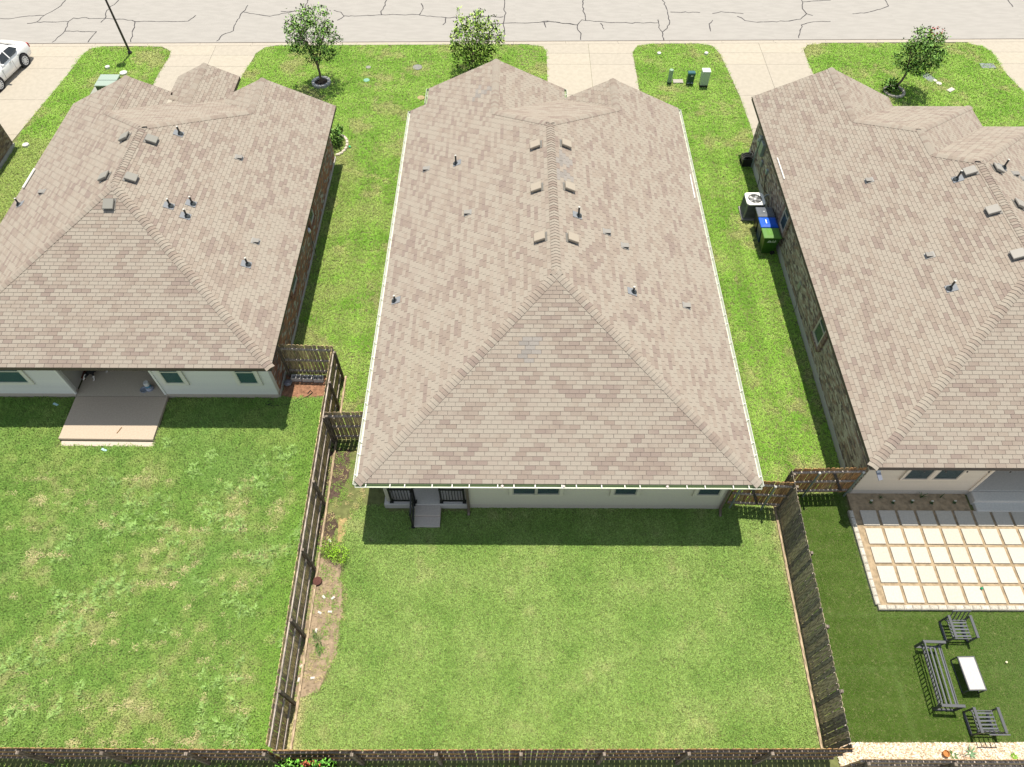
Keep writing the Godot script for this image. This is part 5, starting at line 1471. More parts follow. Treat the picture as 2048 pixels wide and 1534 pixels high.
func utilities():
	wheelie_bin("dark grey wheeled bin wedged between air conditioner and blue bin", P(11.18, 24.50), Color(0.025, 0.027, 0.03), Color(0.10, 0.11, 0.13), 0)
	wheelie_bin("blue wheeled bin between the grey and the green bin", P(11.18, 23.83), Color(0.01, 0.035, 0.12), Color(0.01, 0.09, 0.50), 2)
	wheelie_bin("green wheeled bin with white emblem, the end one of the row", P(11.18, 23.15), Color(0.03, 0.085, 0.015), Color(0.10, 0.22, 0.045), 1)
	# air conditioner
	var ac := thing("air_conditioner", P(10.92, 25.5), "dark grey boxy air conditioner with white fan top on a pad", "air conditioner")
	var b := MB.new()
	b.box(P(10.92, 25.5, 0.04), Vector3(0.92, 0.10, 0.92), Color(0.32, 0.31, 0.29)); obj("pad", b, M.slab, ac)
	var c := MB.new()
	c.box(P(10.92, 25.5, 0.50), Vector3(0.72, 0.74, 0.72), Color(0.03, 0.033, 0.035))
	for s in [[-1, -1], [-1, 1], [1, -1], [1, 1]]: c.box(P(10.92 + s[0] * 0.37, 25.5 + s[1] * 0.37, 0.5), Vector3(0.06, 0.80, 0.06), Color(0.16, 0.17, 0.17))
	var body := obj("cabinet", c, M.dark_metal, ac)
	for i in 10:
		var l := MB.new()
		var y := 0.16 + i * 0.076
		for s in [-1, 1]:
			l.box(P(10.92 + s * 0.385, 25.5, y), Vector3(0.02, 0.03, 0.7), Color(0.13, 0.14, 0.145)); l.box(P(10.92, 25.5 + s * 0.385, y), Vector3(0.7, 0.03, 0.02), Color(0.13, 0.14, 0.145))
		obj("louvre", l, M.dark_metal, body)
	var tp := MB.new()
	var ring := []
	var sq := []
	for i in 32:
		var a := TAU * i / 32.0
		ring.append(P(10.92, 25.5, 0.935) + Vector3(cos(a), 0, sin(a)) * 0.31)
		var u := Vector2(cos(a), sin(a))
		var k := 0.42 / maxf(absf(u.x), absf(u.y))
		k = minf(k, 0.53)
		sq.append(P(10.92, 25.5, 0.93) + Vector3(u.x, 0, u.y) * k)
	for i in 32:
		var j := (i + 1) % 32
		tp.quad(sq[j], sq[i], ring[i], ring[j], Color(0.72, 0.72, 0.70))
		tp.quad(sq[i], sq[j], sq[j] - Vector3.UP * 0.06, sq[i] - Vector3.UP * 0.06, Color(0.66, 0.66, 0.64))
	obj("top_panel", tp, M.white_metal, ac)
	var fan := MB.new()
	fan.lathe(P(10.92, 25.5, 0.86), [[0.0, 0.06], [0.09, 0.06], [0.10, 0.0]], 14, Color(0.6, 0.6, 0.6))
	for i in 5:
		var bs := Basis(Vector3.UP, TAU * i / 5.0)
		fan.quad(P(10.92, 25.5, 0.86) + bs * Vector3(0.08, 0.0, -0.05), P(10.92, 25.5, 0.86) + bs * Vector3(0.08, 0.03, 0.07), P(10.92, 25.5, 0.86) + bs * Vector3(0.28, 0.04, 0.11), P(10.92, 25.5, 0.86) + bs * Vector3(0.28, 0.0, -0.07), Color(0.30, 0.31, 0.32))
	obj("fan", fan, M.white_metal, ac)
	var gr := MB.new()
	for i in 24:
		var a := TAU * i / 24.0
		gr.bar(P(10.92, 25.5, 0.94) + Vector3(cos(a), 0, sin(a)) * 0.05, P(10.92, 25.5, 0.94) + Vector3(cos(a), 0, sin(a)) * 0.32, 0.006, 0.006, Color(0.28, 0.28, 0.28))
	obj("grille", gr, M.dark_metal, ac)
	var ls := MB.new()
	ls.tube([P(11.25, 25.8, 0.3), P(11.45, 25.95, 0.45), P(11.6, 26.0, 0.72), P(11.72, 26.0, 0.74)], [0.04], 8, Color(0.30, 0.31, 0.31))
	obj("pipe", ls, M.plastic, ac)
	# electric panel, meter, conduit, hose tap on the tan brick wall
	var ep := thing("electric_panel", P(11.66, 28.3, 1.3), "grey green electric panel with meter and conduit on the tan brick wall", "electric panel")
	var gy := Color(0.21, 0.25, 0.25)
	var e1 := MB.new()
	e1.bevel(P(11.62, 28.3, 1.55), Vector3(0.16, 0.62, 0.42), 0.02, gy); obj("cabinet", e1, M.white_metal, ep)
	var e2 := MB.new()
	e2.bevel(P(11.63, 28.85, 1.55), Vector3(0.13, 0.5, 0.28), 0.02, gy * 1.1); e2.lathe(P(11.57, 28.85, 1.6), [[0.0, 0.09], [0.07, 0.08], [0.09, 0.0]], 14, Color(0.35, 0.38, 0.38), Basis(Vector3.BACK, PI / 2)); obj("meter", e2, M.white_metal, ep)
	var e3 := MB.new()
	e3.tube([P(11.64, 28.9, 1.3), P(11.64, 28.9, -0.02)], [0.035], 8, gy); obj("conduit", e3, M.plastic, ep)
	var cbx := thing("cable_box", P(11.68, 27.9, 0.95), "small grey cable box with black cord below the electric panel", "cable box")
	var e4 := MB.new()
	e4.bevel(P(11.67, 27.9, 1.02), Vector3(0.09, 0.28, 0.2), 0.015, Color(0.19, 0.21, 0.23)); obj("cover", e4, M.plastic, cbx)
	var e5 := MB.new()
	e5.tube([P(11.66, 27.85, 0.9), P(11.66, 27.6, 0.5), P(11.66, 27.45, 0.2), P(11.62, 27.4, 0.0)], [0.012], 6, Color(0.02, 0.02, 0.02)); obj("cord", e5, M.rubber, cbx)
	var dis := thing("disconnect_box", P(11.68, 27.0, 1.2), "small pale disconnect box with hanging black cable on the brick wall", "electric box")
	var e6 := MB.new()
	e6.bevel(P(11.67, 27.0, 1.25), Vector3(0.1, 0.22, 0.16), 0.015, Color(0.27, 0.32, 0.33)); obj("cover", e6, M.plastic, dis)
	var e7 := MB.new()
	e7.tube([P(11.66, 26.95, 1.12), P(11.63, 26.7, 0.75), P(11.63, 26.4, 0.62), P(11.66, 26.15, 0.70)], [0.015], 6, Color(0.02, 0.02, 0.02)); obj("cable", e7, M.rubber, dis)
	var jb := thing("junction_box", P(11.68, 20.1, 0.9), "flat grey green box with thin wire on the tan brick wall", "electric box")
	var e8 := MB.new()
	e8.bevel(P(11.685, 20.1, 1.0), Vector3(0.05, 0.30, 0.22), 0.012, Color(0.25, 0.27, 0.22)); obj("cover", e8, M.plastic, jb)
	var e9 := MB.new()
	e9.tube([P(11.68, 20.0, 0.88), P(11.67, 19.6, 0.3), P(11.62, 19.5, 0.0)], [0.009], 5, Color(0.05, 0.05, 0.05)); obj("wire", e9, M.rubber, jb)
	# hose reel
	var hr := thing("hose_reel", P(11.38, 29.15), "black hose reel with coiled hose at the brick wall's front end", "hose reel")
	var r1 := MB.new()
	r1.box(P(11.40, 28.95, 0.22), Vector3(0.50, 0.44, 0.06), Color(0.02, 0.02, 0.022)); r1.box(P(11.40, 29.40, 0.22), Vector3(0.50, 0.44, 0.06), Color(0.02, 0.02, 0.022)); r1.box(P(11.40, 29.18, 0.02), Vector3(0.52, 0.04, 0.5), Color(0.02, 0.02, 0.022)); obj("stand", r1, M.plastic, hr)
	var r2 := MB.new()
	for i in 6:
		var pts := []
		for k in 17: pts.append(P(11.38, 29.02 + i * 0.065, 0.30) + Vector3(cos(TAU * k / 16.0), sin(TAU * k / 16.0), 0) * (0.21 + 0.015 * (i % 2)))
		r2.tube(pts, [0.026], 6, [Color(0.05, 0.045, 0.04), Color(0.26, 0.22, 0.19)][i % 2], false)
	obj("hose", r2, M.rubber, hr)
	var r3 := MB.new()
	r3.tube([P(11.4, 29.3, 0.5), P(11.6, 29.35, 0.62), P(11.70, 29.3, 0.5)], [0.018], 6, Color(0.02, 0.02, 0.02)); obj("feed_hose", r3, M.rubber, hr)
	# box and wire on the red brick wall
	var db := thing("cable_box", P(-8.88, 23.1, 1.1), "white oval cable box with hanging wires on the red brick wall", "cable box")
	var d1 := MB.new()
	d1.lathe(P(-8.93, 23.1, 1.12), [[0.0, 0.09], [0.05, 0.085], [0.09, 0.04], [0.10, 0.0]], 14, Color(0.55, 0.58, 0.66), Basis(Vector3.FORWARD, PI / 2) * Basis.from_scale(Vector3(1.5, 1, 1)))
	obj("cover", d1, M.plastic, db)
	var d2 := MB.new()
	d2.tube([P(-8.9, 23.05, 1.0), P(-8.86, 22.8, 0.5), P(-8.78, 22.6, 0.0)], [0.010], 5, Color(0.35, 0.33, 0.28)); obj("wire", d2, M.rubber, db)
	var d3 := MB.new()
	d3.tube([P(-8.9, 23.12, 1.0), P(-8.88, 23.0, 0.5), P(-8.86, 22.95, 0.0)], [0.010], 5, Color(0.02, 0.02, 0.02)); obj("wire", d3, M.rubber, db)
	# utility pedestals on the bright strip
	var pd := thing("utility_pedestal", P(8.48, 36.1), "slim round pale green utility post on the grass strip", "pedestal")
	var p1 := MB.new()
	p1.lathe(P(8.48, 36.1), [[0.12, 0.0], [0.12, 0.72], [0.125, 0.74], [0.11, 0.80], [0.0, 0.82]], 18, Color(0.22, 0.33, 0.22)); obj("tube", p1, M.plastic, pd)
	var p0 := MB.new()
	p0.lathe(P(8.48, 36.1), [[0.135, 0.0], [0.13, 0.10], [0.118, 0.12]], 18, Color(0.03, 0.05, 0.04)); obj("foot", p0, M.plastic, pd)
	var hc := MB.new()
	hc.bevel(P(8.98, 36.22, 0.03), Vector3(0.55, 0.08, 0.34), 0.01, Color(0.44, 0.41, 0.36))
	tag(obj("handhole_cover", hc, M.slab), "flat pale concrete cover in the grass beside the round utility post", "cover")
	var p2 := thing("utility_pedestal", P(9.59, 36.02), "dark teal plastic utility box between the round post and pale box", "pedestal")
	var q1 := MB.new()
	q1.bevel(P(9.59, 36.05, 0.36), Vector3(0.36, 0.62, 0.22), 0.03, Color(0.012, 0.045, 0.05)); obj("housing", q1, M.plastic, p2)
	var q2 := MB.new()
	q2.bevel(P(9.59, 36.05, 0.66), Vector3(0.40, 0.10, 0.26), 0.03, Color(0.03, 0.10, 0.11)); obj("cap", q2, M.plastic, p2)
	var q3 := MB.new()
	for s in [-1, 1]: q3.box(P(9.59 + s * 0.1, 35.92, 0.12), Vector3(0.14, 0.05, 0.05), Color(0.22, 0.26, 0.28))
	q3.box(P(9.62, 35.935, 0.53), Vector3(0.12, 0.07, 0.012), Color(0.5, 0.52, 0.5)); obj("plate", q3, M.plastic, p2)
	var p3 := thing("utility_pedestal", P(10.31, 35.85), "tall pale green metal utility box with near-white top", "pedestal")
	var s1 := MB.new()
	s1.box(P(10.31, 35.85, 0.06), Vector3(0.42, 0.14, 0.36), Color(0.02, 0.02, 0.02)); obj("foot", s1, M.plastic, p3)
	var s2 := MB.new()
	s2.bevel(P(10.31, 35.87, 0.50), Vector3(0.42, 0.80, 0.36), 0.03, Color(0.34, 0.42, 0.33)); obj("cabinet", s2, M.white_metal, p3)
	var s3 := MB.new()
	s3.bevel(P(10.31, 35.87, 0.915), Vector3(0.44, 0.04, 0.38), 0.015, Color(0.60, 0.66, 0.58)); obj("top", s3, M.white_metal, p3)
	# transformer on its pad
	var tr := thing("transformer", P(-21.85, 35.05), "pale green transformer cabinet on a concrete pad behind the gable", "transformer")
	var t1 := MB.new()
	t1.box(P(-22.1, 35.15, 0.05), Vector3(1.7, 0.12, 1.15), Color(0.36, 0.37, 0.33)); obj("pad", t1, M.slab, tr)
	var t2 := MB.new()
	t2.box(P(-21.85, 35.05, 0.40), Vector3(1.0, 0.6, 0.95), Color(0.06, 0.09, 0.075)); obj("cabinet", t2, M.white_metal, tr)
	for s in [0, 1]:
		var t3 := MB.new()
		t3.bevel(P(-21.85, 35.33 - s * 0.55, 0.72), Vector3(1.04, 0.06, 0.50 if s else 0.54), 0.015, Color(0.27, 0.335, 0.285)); obj("lid", t3, M.white_metal, tr)
	# covers and caps set in the lawns
	var disc := func(x, f, r, c, label, cat, hg = 0.03):
		var b2 := MB.new()
		b2.lathe(P(x, f, -0.02), [[r, 0.0], [r, hg + 0.02], [r * 0.9, hg + 0.03], [0.0, hg + 0.03]], 16, c)
		tag(obj("ground_cover", b2, M.slab), label, cat)
	disc.call(-8.27, 37.56, 0.15, Color(0.32, 0.31, 0.28), "small round grey cover in the lawn between the two young trees", "cover")
	disc.call(-8.22, 36.28, 0.17, Color(0.25, 0.46, 0.36), "small round mint green cover in the front lawn", "cover")
	disc.call(-5.51, 37.57, 0.27, Color(0.27, 0.265, 0.26), "large round dark grey manhole cover in the lawn beside the bushy tree", "cover")
	disc.call(-5.08, 34.64, 0.2, Color(0.42, 0.32, 0.19), "round tan valve patch in grass beside the short white gutter", "cover")
	disc.call(8.26, 39.02, 0.11, Color(0.75, 0.74, 0.70), "round white cap in the grass near the kerb and round post", "cap", 0.08)
	disc.call(10.95, 38.98, 0.11, Color(0.75, 0.74, 0.70), "square-edged white cap in grass by the driveway corner", "cap", 0.12)
	disc.call(-22.93, 37.44, 0.13, Color(0.72, 0.71, 0.67), "small white cap in the grass between street lamp and driveway", "cap", 0.10)
	disc.call(-21.84, 36.85, 0.2, Color(0.66, 0.68, 0.62), "larger white cap in the grass behind the green transformer", "cap", 0.10)
	disc.call(-24.73, 30.41, 0.16, Color(0.66, 0.64, 0.60), "white cap in the grass at the brown brick corner", "cap", 0.10)
	var mb := MB.new()
	mb.bevel(P(22.95, 36.7, 0.0), Vector3(0.5, 0.06, 0.8), 0.01, Color(0.24, 0.26, 0.28), Basis(Vector3.UP, 0.4)); tag(obj("meter_lid", mb, M.slab), "slate grey rectangular meter lid in grass beside the leaning tree", "cover")
	var mb2 := MB.new()
	mb2.bevel(P(26.67, 37.88, 0.0), Vector3(0.8, 0.06, 0.5), 0.01, Color(0.26, 0.27, 0.32)); tag(obj("meter_lid", mb2, M.slab), "bluish grey meter lid in dry grass by the end driveway", "cover")
	disc.call(23.2, 36.38, 0.11, Color(0.6, 0.58, 0.52), "smaller pale lid touching the slate meter lid", "cap", 0.04)
	disc.call(23.32, 36.12, 0.15, Color(0.66, 0.63, 0.56), "wider whitish lid beyond the small one by the slate meter lid", "cap", 0.04)
	var ss := MB.new()
	ss.bevel(P(23.75, 35.5, 0.02), Vector3(0.45, 0.08, 0.25), 0.02, Color(0.55, 0.52, 0.45), Basis(Vector3.UP, 0.6)); tag(obj("splash_stone", ss, M.stone), "flat pale stone lying in the wide front lawn", "stone")
	# street lamp
	var lp := thing("street_lamp", P(-22.13, 38.92), "tall dark street lamp post in the grass strip by the kerb", "street lamp")
	var lb := MB.new()
	lb.tube([P(-22.13, 38.92, -0.05), P(-22.13, 38.92, 4.0)], [0.065, 0.05], 12, Color(0.025, 0.022, 0.02)); obj("pole", lb, M.dark_metal, lp)
	var lf := MB.new()
	lf.lathe(P(-22.13, 38.92, -0.02), [[0.13, 0.0], [0.12, 0.12], [0.07, 0.2]], 12, Color(0.025, 0.022, 0.02)); obj("foot", lf, M.dark_metal, lp)
	var lh := MB.new()
	lh.lathe(P(-22.13, 38.92, 3.95), [[0.05, 0.0], [0.16, 0.1], [0.2, 0.45], [0.28, 0.5], [0.12, 0.62], [0.0, 0.66]], 10, Color(0.03, 0.028, 0.026)); obj("lamp_head", lh, M.dark_metal, lp)
	# left garden odds and ends
	for i in 3:
		var x := -8.42 + i * 0.43
		var cb := MB.new()
		var f := 15.98 - i * 0.02
		var cc := Color(0.56, 0.54, 0.53)
		var y := 0.10
		for s in [-1, 1]: cb.box(P(x, f + s * 0.083, y), Vector3(0.39, 0.2, 0.03), cc)
		for s in [-1, 0, 1]: cb.box(P(x + s * 0.178, f, y - 0.002), Vector3(0.034, 0.196, 0.136), cc * 0.97)
		tag(obj("cinder_block", cb, M.stone), "grey two-hole cinder block in the row at the fence foot", "cinder block", "cinder blocks at the short fence")
	var bag := func(x, f, r, label):
		var b3 := MB.new()
		var pr := []
		for i in 7: pr.append([r * (0.2 + 0.8 * sin(PI * (i + 0.4) / 7.4)) * (1.0 + 0.12 * sin(i * 2.1)), r * 1.1 * i / 6.0])
		pr.push_front([0.0, 0.0]); pr.append([0.0, r * 1.12])
		b3.lathe(P(x, f, 0.0), pr, 7, Color(0.17, 0.175, 0.20)); tag(obj("plastic_bag", b3, M.plastic), label, "bag")
	bag.call(-8.72, 15.75, 0.16, "crumpled grey plastic bag in the shade by the red brick wall")
	bag.call(-7.12, 15.9, 0.12, "small crumpled grey bag at the end of the cinder blocks")
	var ho := MB.new()
	ho.tube([P(-9.4, 14.75, 0.03), P(-9.2, 14.85, 0.03), P(-9.32, 14.95, 0.03), P(-9.42, 14.82, 0.03), P(-9.1, 14.72, 0.03), P(-8.6, 14.8, 0.03), P(-8.1, 15.05, 0.03), P(-7.85, 15.2, 0.03), P(-7.72, 15.36, 0.03), P(-7.82, 15.45, 0.03), P(-7.9, 15.3, 0.03)], [0.014], 6, Color(0.02, 0.022, 0.02))
	tag(obj("garden_hose", ho, M.rubber), "thin black hose looping over the grass below the brick corner", "hose")
	var wp := thing("pet_waterer", P(-14.02, 15.42, 0.14), "blue grey pet waterer with an upturned white jug on the patio", "pet waterer")
	var w1 := MB.new()
	w1.lathe(P(-14.12, 15.34, 0.14), [[0.12, 0.0], [0.15, 0.07], [0.13, 0.075], [0.10, 0.03], [0.0, 0.025]], 16, Color(0.22, 0.25, 0.30)); w1.lathe(P(-13.93, 15.42, 0.14), [[0.15, 0.0], [0.15, 0.07], [0.11, 0.12], [0.0, 0.12]], 16, Color(0.24, 0.27, 0.33)); obj("base", w1, M.plastic, wp)
	var w2 := MB.new()
	w2.lathe(P(-13.93, 15.42, 0.26), [[0.08, 0.0], [0.105, 0.05], [0.105, 0.26], [0.09, 0.30], [0.0, 0.30]], 16, Color(0.55, 0.56, 0.54)); var jug := obj("jug", w2, M.plastic, wp)
	var w3 := MB.new()
	w3.lathe(P(-13.93, 15.42, 0.31), [[0.107, 0.0], [0.107, 0.10]], 16, Color(0.08, 0.22, 0.33)); obj("label_band", w3, M.plastic, jug)
	var bowl := func(x, f, c, label):
		var b4 := MB.new()
		b4.lathe(P(x, f, 0.14), [[0.12, 0.0], [0.105, 0.07], [0.09, 0.072], [0.085, 0.02], [0.0, 0.02]], 16, c); tag(obj("pet_bowl", b4, M.plastic), label, "bowl")
	bowl.call(-13.95, 16.02, Color(0.10, 0.12, 0.12), "dark steel pet bowl on the patio behind the waterer")
	bowl.call(-15.15, 16.45, Color(0.36, 0.30, 0.32), "pale pinkish pet bowl on the patio under the eave")
	for q in [[-14.85, 12.78, "pale blue plastic scrap in the grass below the patio apron"], [-17.35, 14.75, "pale blue plastic scrap in the shaded grass under the siding wall"]]:
		var sc := MB.new()
		sc.bevel(P(q[0], q[1], 0.05), Vector3(0.22, 0.02, 0.08), 0.005, Color(0.36, 0.55, 0.58), Basis(Vector3.UP, -0.4)); tag(obj("plastic_scrap", sc, M.plastic), q[2], "litter")
	var sk := MB.new()
	sk.tube([P(-14.55, 13.42, 0.155), P(-14.48, 13.6, 0.157), P(-14.45, 13.68, 0.155)], [0.012], 6, Color(0.30, 0.16, 0.06)); tag(obj("stick", sk, M.wood), "thin brown stick lying on the sunlit patio slab", "stick")
	# chips of white stone in the bed
	for q in [[-6.05, 7.45], [-5.75, 7.42], [-6.1, 6.95], [-5.78, 6.98], [-6.12, 6.4], [-6.38, 5.35], [-6.0, 5.0], [-6.4, 4.95], [-6.15, 9.35]]:
		var b5 := MB.new()
		b5.bevel(P(q[0], q[1], 0.02), Vector3(0.13, 0.05, 0.07), 0.018, Color(0.66, 0.63, 0.58), Basis(Vector3.UP, rng.randf() * 3.0)); tag(obj("white_stone", b5, M.stone), "small white stone lying on the bare bed along the fence", "stone", "white stones in the bare bed")
	var tl := MB.new()
	tl.lathe(P(-6.32, 7.95, 0.0), [[0.0, 0.02], [0.13, 0.02], [0.15, 0.05], [0.14, 0.10], [0.0, 0.12]], 12, Color(0.11, 0.05, 0.04)); tag(obj("terracotta_dish", tl, M.stone), "dark red clay dish at a post of the long fence", "dish")

# ---------------------------------------------------------------- car and dog
func car():
	# own axes: z towards the rear (street), x to the right-hand side seen here
	var t := thing("car", P(-28.62, 36.62), "white sedan parked on the concrete driveway", "car", "", 0.185 - PI)
	t.rotation.y = PI - 0.185
	var white := Color(0.78, 0.78, 0.79)
	# stations along z (front -, rear +): [z, half width, sill y, belt y, roof y, half roof width]
	var st := [[-2.02, 0.62, 0.34, 0.56, 0.60, 0.50], [-1.96, 0.78, 0.24, 0.66, 0.72, 0.62], [-1.75, 0.86, 0.20, 0.74, 0.80, 0.70], [-1.2, 0.90, 0.19, 0.80, 0.87, 0.74], [-0.72, 0.91, 0.19, 0.84, 0.93, 0.75], [-0.1, 0.915, 0.19, 0.87, 1.32, 0.60], [0.3, 0.915, 0.19, 0.88, 1.38, 0.60], [0.85, 0.91, 0.19, 0.90, 1.36, 0.59], [1.25, 0.905, 0.20, 0.91, 1.20, 0.61], [1.65, 0.89, 0.22, 0.92, 0.98, 0.70], [1.98, 0.84, 0.26, 0.91, 0.95, 0.68], [2.12, 0.76, 0.34, 0.80, 0.86, 0.60], [2.16, 0.66, 0.40, 0.62, 0.66, 0.50]]
	var s := SurfaceTool.new()
	s.begin(Mesh.PRIMITIVE_TRIANGLES)
	s.set_smooth_group(1)
	var rings := []
	for q in st:
		var w: float = q[1]
		var r := []
		var half := [Vector2(0, q[2]), Vector2(w * 0.82, q[2]), Vector2(w * 0.97, q[2] + 0.06), Vector2(w, lerpf(q[2], q[3], 0.5)), Vector2(w * 0.985, lerpf(q[2], q[3], 0.86)), Vector2(w * 0.93, q[3]), Vector2(lerpf(w * 0.9, q[5], 0.45), lerpf(q[3], q[4], 0.45)), Vector2(q[5], q[4] - 0.035 * (q[4] - q[3]) - 0.012), Vector2(q[5] * 0.8, q[4]), Vector2(0, q[4] + 0.015)]
		for p in half: r.append(Vector3(p.x, p.y, q[0]))
		for i in range(half.size() - 2, 0, -1): r.append(Vector3(-half[i].x, half[i].y, q[0]))
		rings.append(r)
	var m: int = rings[0].size()
	for i in rings.size() - 1:
		for k in m:
			var k1 := (k + 1) % m
			for p in [rings[i][k], rings[i][k1], rings[i + 1][k1], rings[i][k], rings[i + 1][k1], rings[i + 1][k]]:
				s.set_color(white); s.add_vertex(p)
	for e in [[rings[0], 1], [rings[-1], 0]]:
		for k in range(1, m - 1):
			var tri3: Array = [e[0][0], e[0][k + 1], e[0][k]] if e[1] else [e[0][0], e[0][k], e[0][k + 1]]
			for p in tri3: s.set_color(white); s.add_vertex(p)
	s.generate_normals()
	var body := put("body", s.commit(), M.car_paint, t, t.global_transform)
	# glass
	for sd in [-1, 1]:
		var g := MB.new()
		var pts := [Vector3(0.845, 0.93, -0.42), Vector3(0.85, 0.94, 0.95), Vector3(0.80, 1.06, 1.18), Vector3(0.655, 1.27, 0.92), Vector3(0.645, 1.30, 0.3), Vector3(0.665, 1.25, -0.05)]
		for i in pts.size(): pts[i] = Vector3((pts[i].x + 0.035) * sd, pts[i].y, pts[i].z)
		for i in range(1, pts.size() - 1): g.tri(pts[0], pts[i], pts[i + 1], Color.WHITE)
		own("side_window", g, M.car_glass, t)
		var pil := MB.new()
		pil.bar(Vector3(0.89 * sd, 0.93, 0.36), Vector3(0.69 * sd, 1.31, 0.34), 0.07, 0.02, white, Vector3(sd, 1, 0))
		own("pillar", pil, M.car_paint, t)
		var mir := MB.new()
		mir.bevel(Vector3(1.0 * sd, 0.98, -0.42), Vector3(0.20, 0.12, 0.10), 0.025, white); own("mirror", mir, M.car_paint, t)
		for z in [0.22, 1.02]:
			var hd := MB.new()
			hd.bevel(Vector3(0.915 * sd, 0.80, z), Vector3(0.03, 0.03, 0.18), 0.008, Color(0.6, 0.6, 0.6)); own("door_handle", hd, M.steel, t)
		var ln := MB.new()
		for z in [-0.55, 0.40, 1.22]: ln.bar(Vector3(0.914 * sd, 0.30, z), Vector3(0.912 * sd, 0.80, z), 0.008, 0.012, Color(0.30, 0.30, 0.30), Vector3(sd, 0, 0))
		own("door_seam", ln, M.dark_metal, t)
		var hl := MB.new()
		hl.bevel(Vector3(0.66 * sd, 0.60, -1.97), Vector3(0.26, 0.14, 0.12), 0.03, Color(0.75, 0.77, 0.8)); own("headlight", hl, M.plastic, t)
		var tl := MB.new()
		tl.bevel(Vector3(0.70 * sd, 0.72, 2.10), Vector3(0.16, 0.24, 0.12), 0.03, Color(0.35, 0.01, 0.01)); own("tail_light", tl, M.plastic, t)
		for z in [-1.20, 1.18]:
			var w := MB.new()
			var bs := Basis(Vector3.FORWARD, PI / 2 * sd)
			var c := Vector3(0.80 * sd, 0.34, z)
			var arch := MB.new()
			arch.lathe(c + Vector3(0.02 * sd, 0.02, 0), [[0.385, -0.1], [0.385, 0.105]], 24, Color(0.015, 0.015, 0.015), bs); arch.lathe(c + Vector3(0.02 * sd, 0.02, 0), [[0.385, 0.1], [0.0, 0.1]], 24, Color(0.02, 0.02, 0.02), bs)
			own("wheel_arch", arch, M.rubber, t)
			w.lathe(c, [[0.22, 0.135], [0.30, 0.145], [0.335, 0.12], [0.34, 0.0], [0.335, -0.09]], 26, Color(0.035, 0.035, 0.037), bs)
			var wo := own("wheel", w, M.rubber, t)
			var rm := MB.new()
			rm.lathe(c, [[0.225, 0.13], [0.21, 0.11], [0.0, 0.105]], 26, Color(0.10, 0.10, 0.10), bs)
			rm.lathe(c, [[0.23, 0.135], [0.235, 0.148], [0.215, 0.15], [0.205, 0.135]], 26, Color(0.72, 0.72, 0.72), bs)
			for i in 10:
				var d := bs * Vector3(cos(TAU * i / 10.0), 0, sin(TAU * i / 10.0))
				var o3 := bs * Vector3.UP * 0.14
				rm.bar(c + o3 + d * 0.03, c + o3 + d * 0.22, 0.05, 0.016, Color(0.72, 0.72, 0.72), bs * Vector3.UP)
			rm.lathe(c, [[0.05, 0.12], [0.05, 0.152], [0.0, 0.156]], 12, Color(0.7, 0.7, 0.7), bs)
			own("rim", rm, M.white_metal, wo)
	var ws := MB.new()
	ws.quad(Vector3(-0.70, 0.955, -0.66), Vector3(0.70, 0.955, -0.66), Vector3(0.56, 1.325, -0.12), Vector3(-0.56, 1.325, -0.12), Color.WHITE); own("windscreen", ws, M.car_glass, t)
	var rw := MB.new()
	rw.quad(Vector3(0.64, 1.02, 1.60), Vector3(-0.64, 1.02, 1.60), Vector3(-0.54, 1.345, 1.0), Vector3(0.54, 1.345, 1.0), Color.WHITE); own("rear_window", rw, M.car_glass, t)

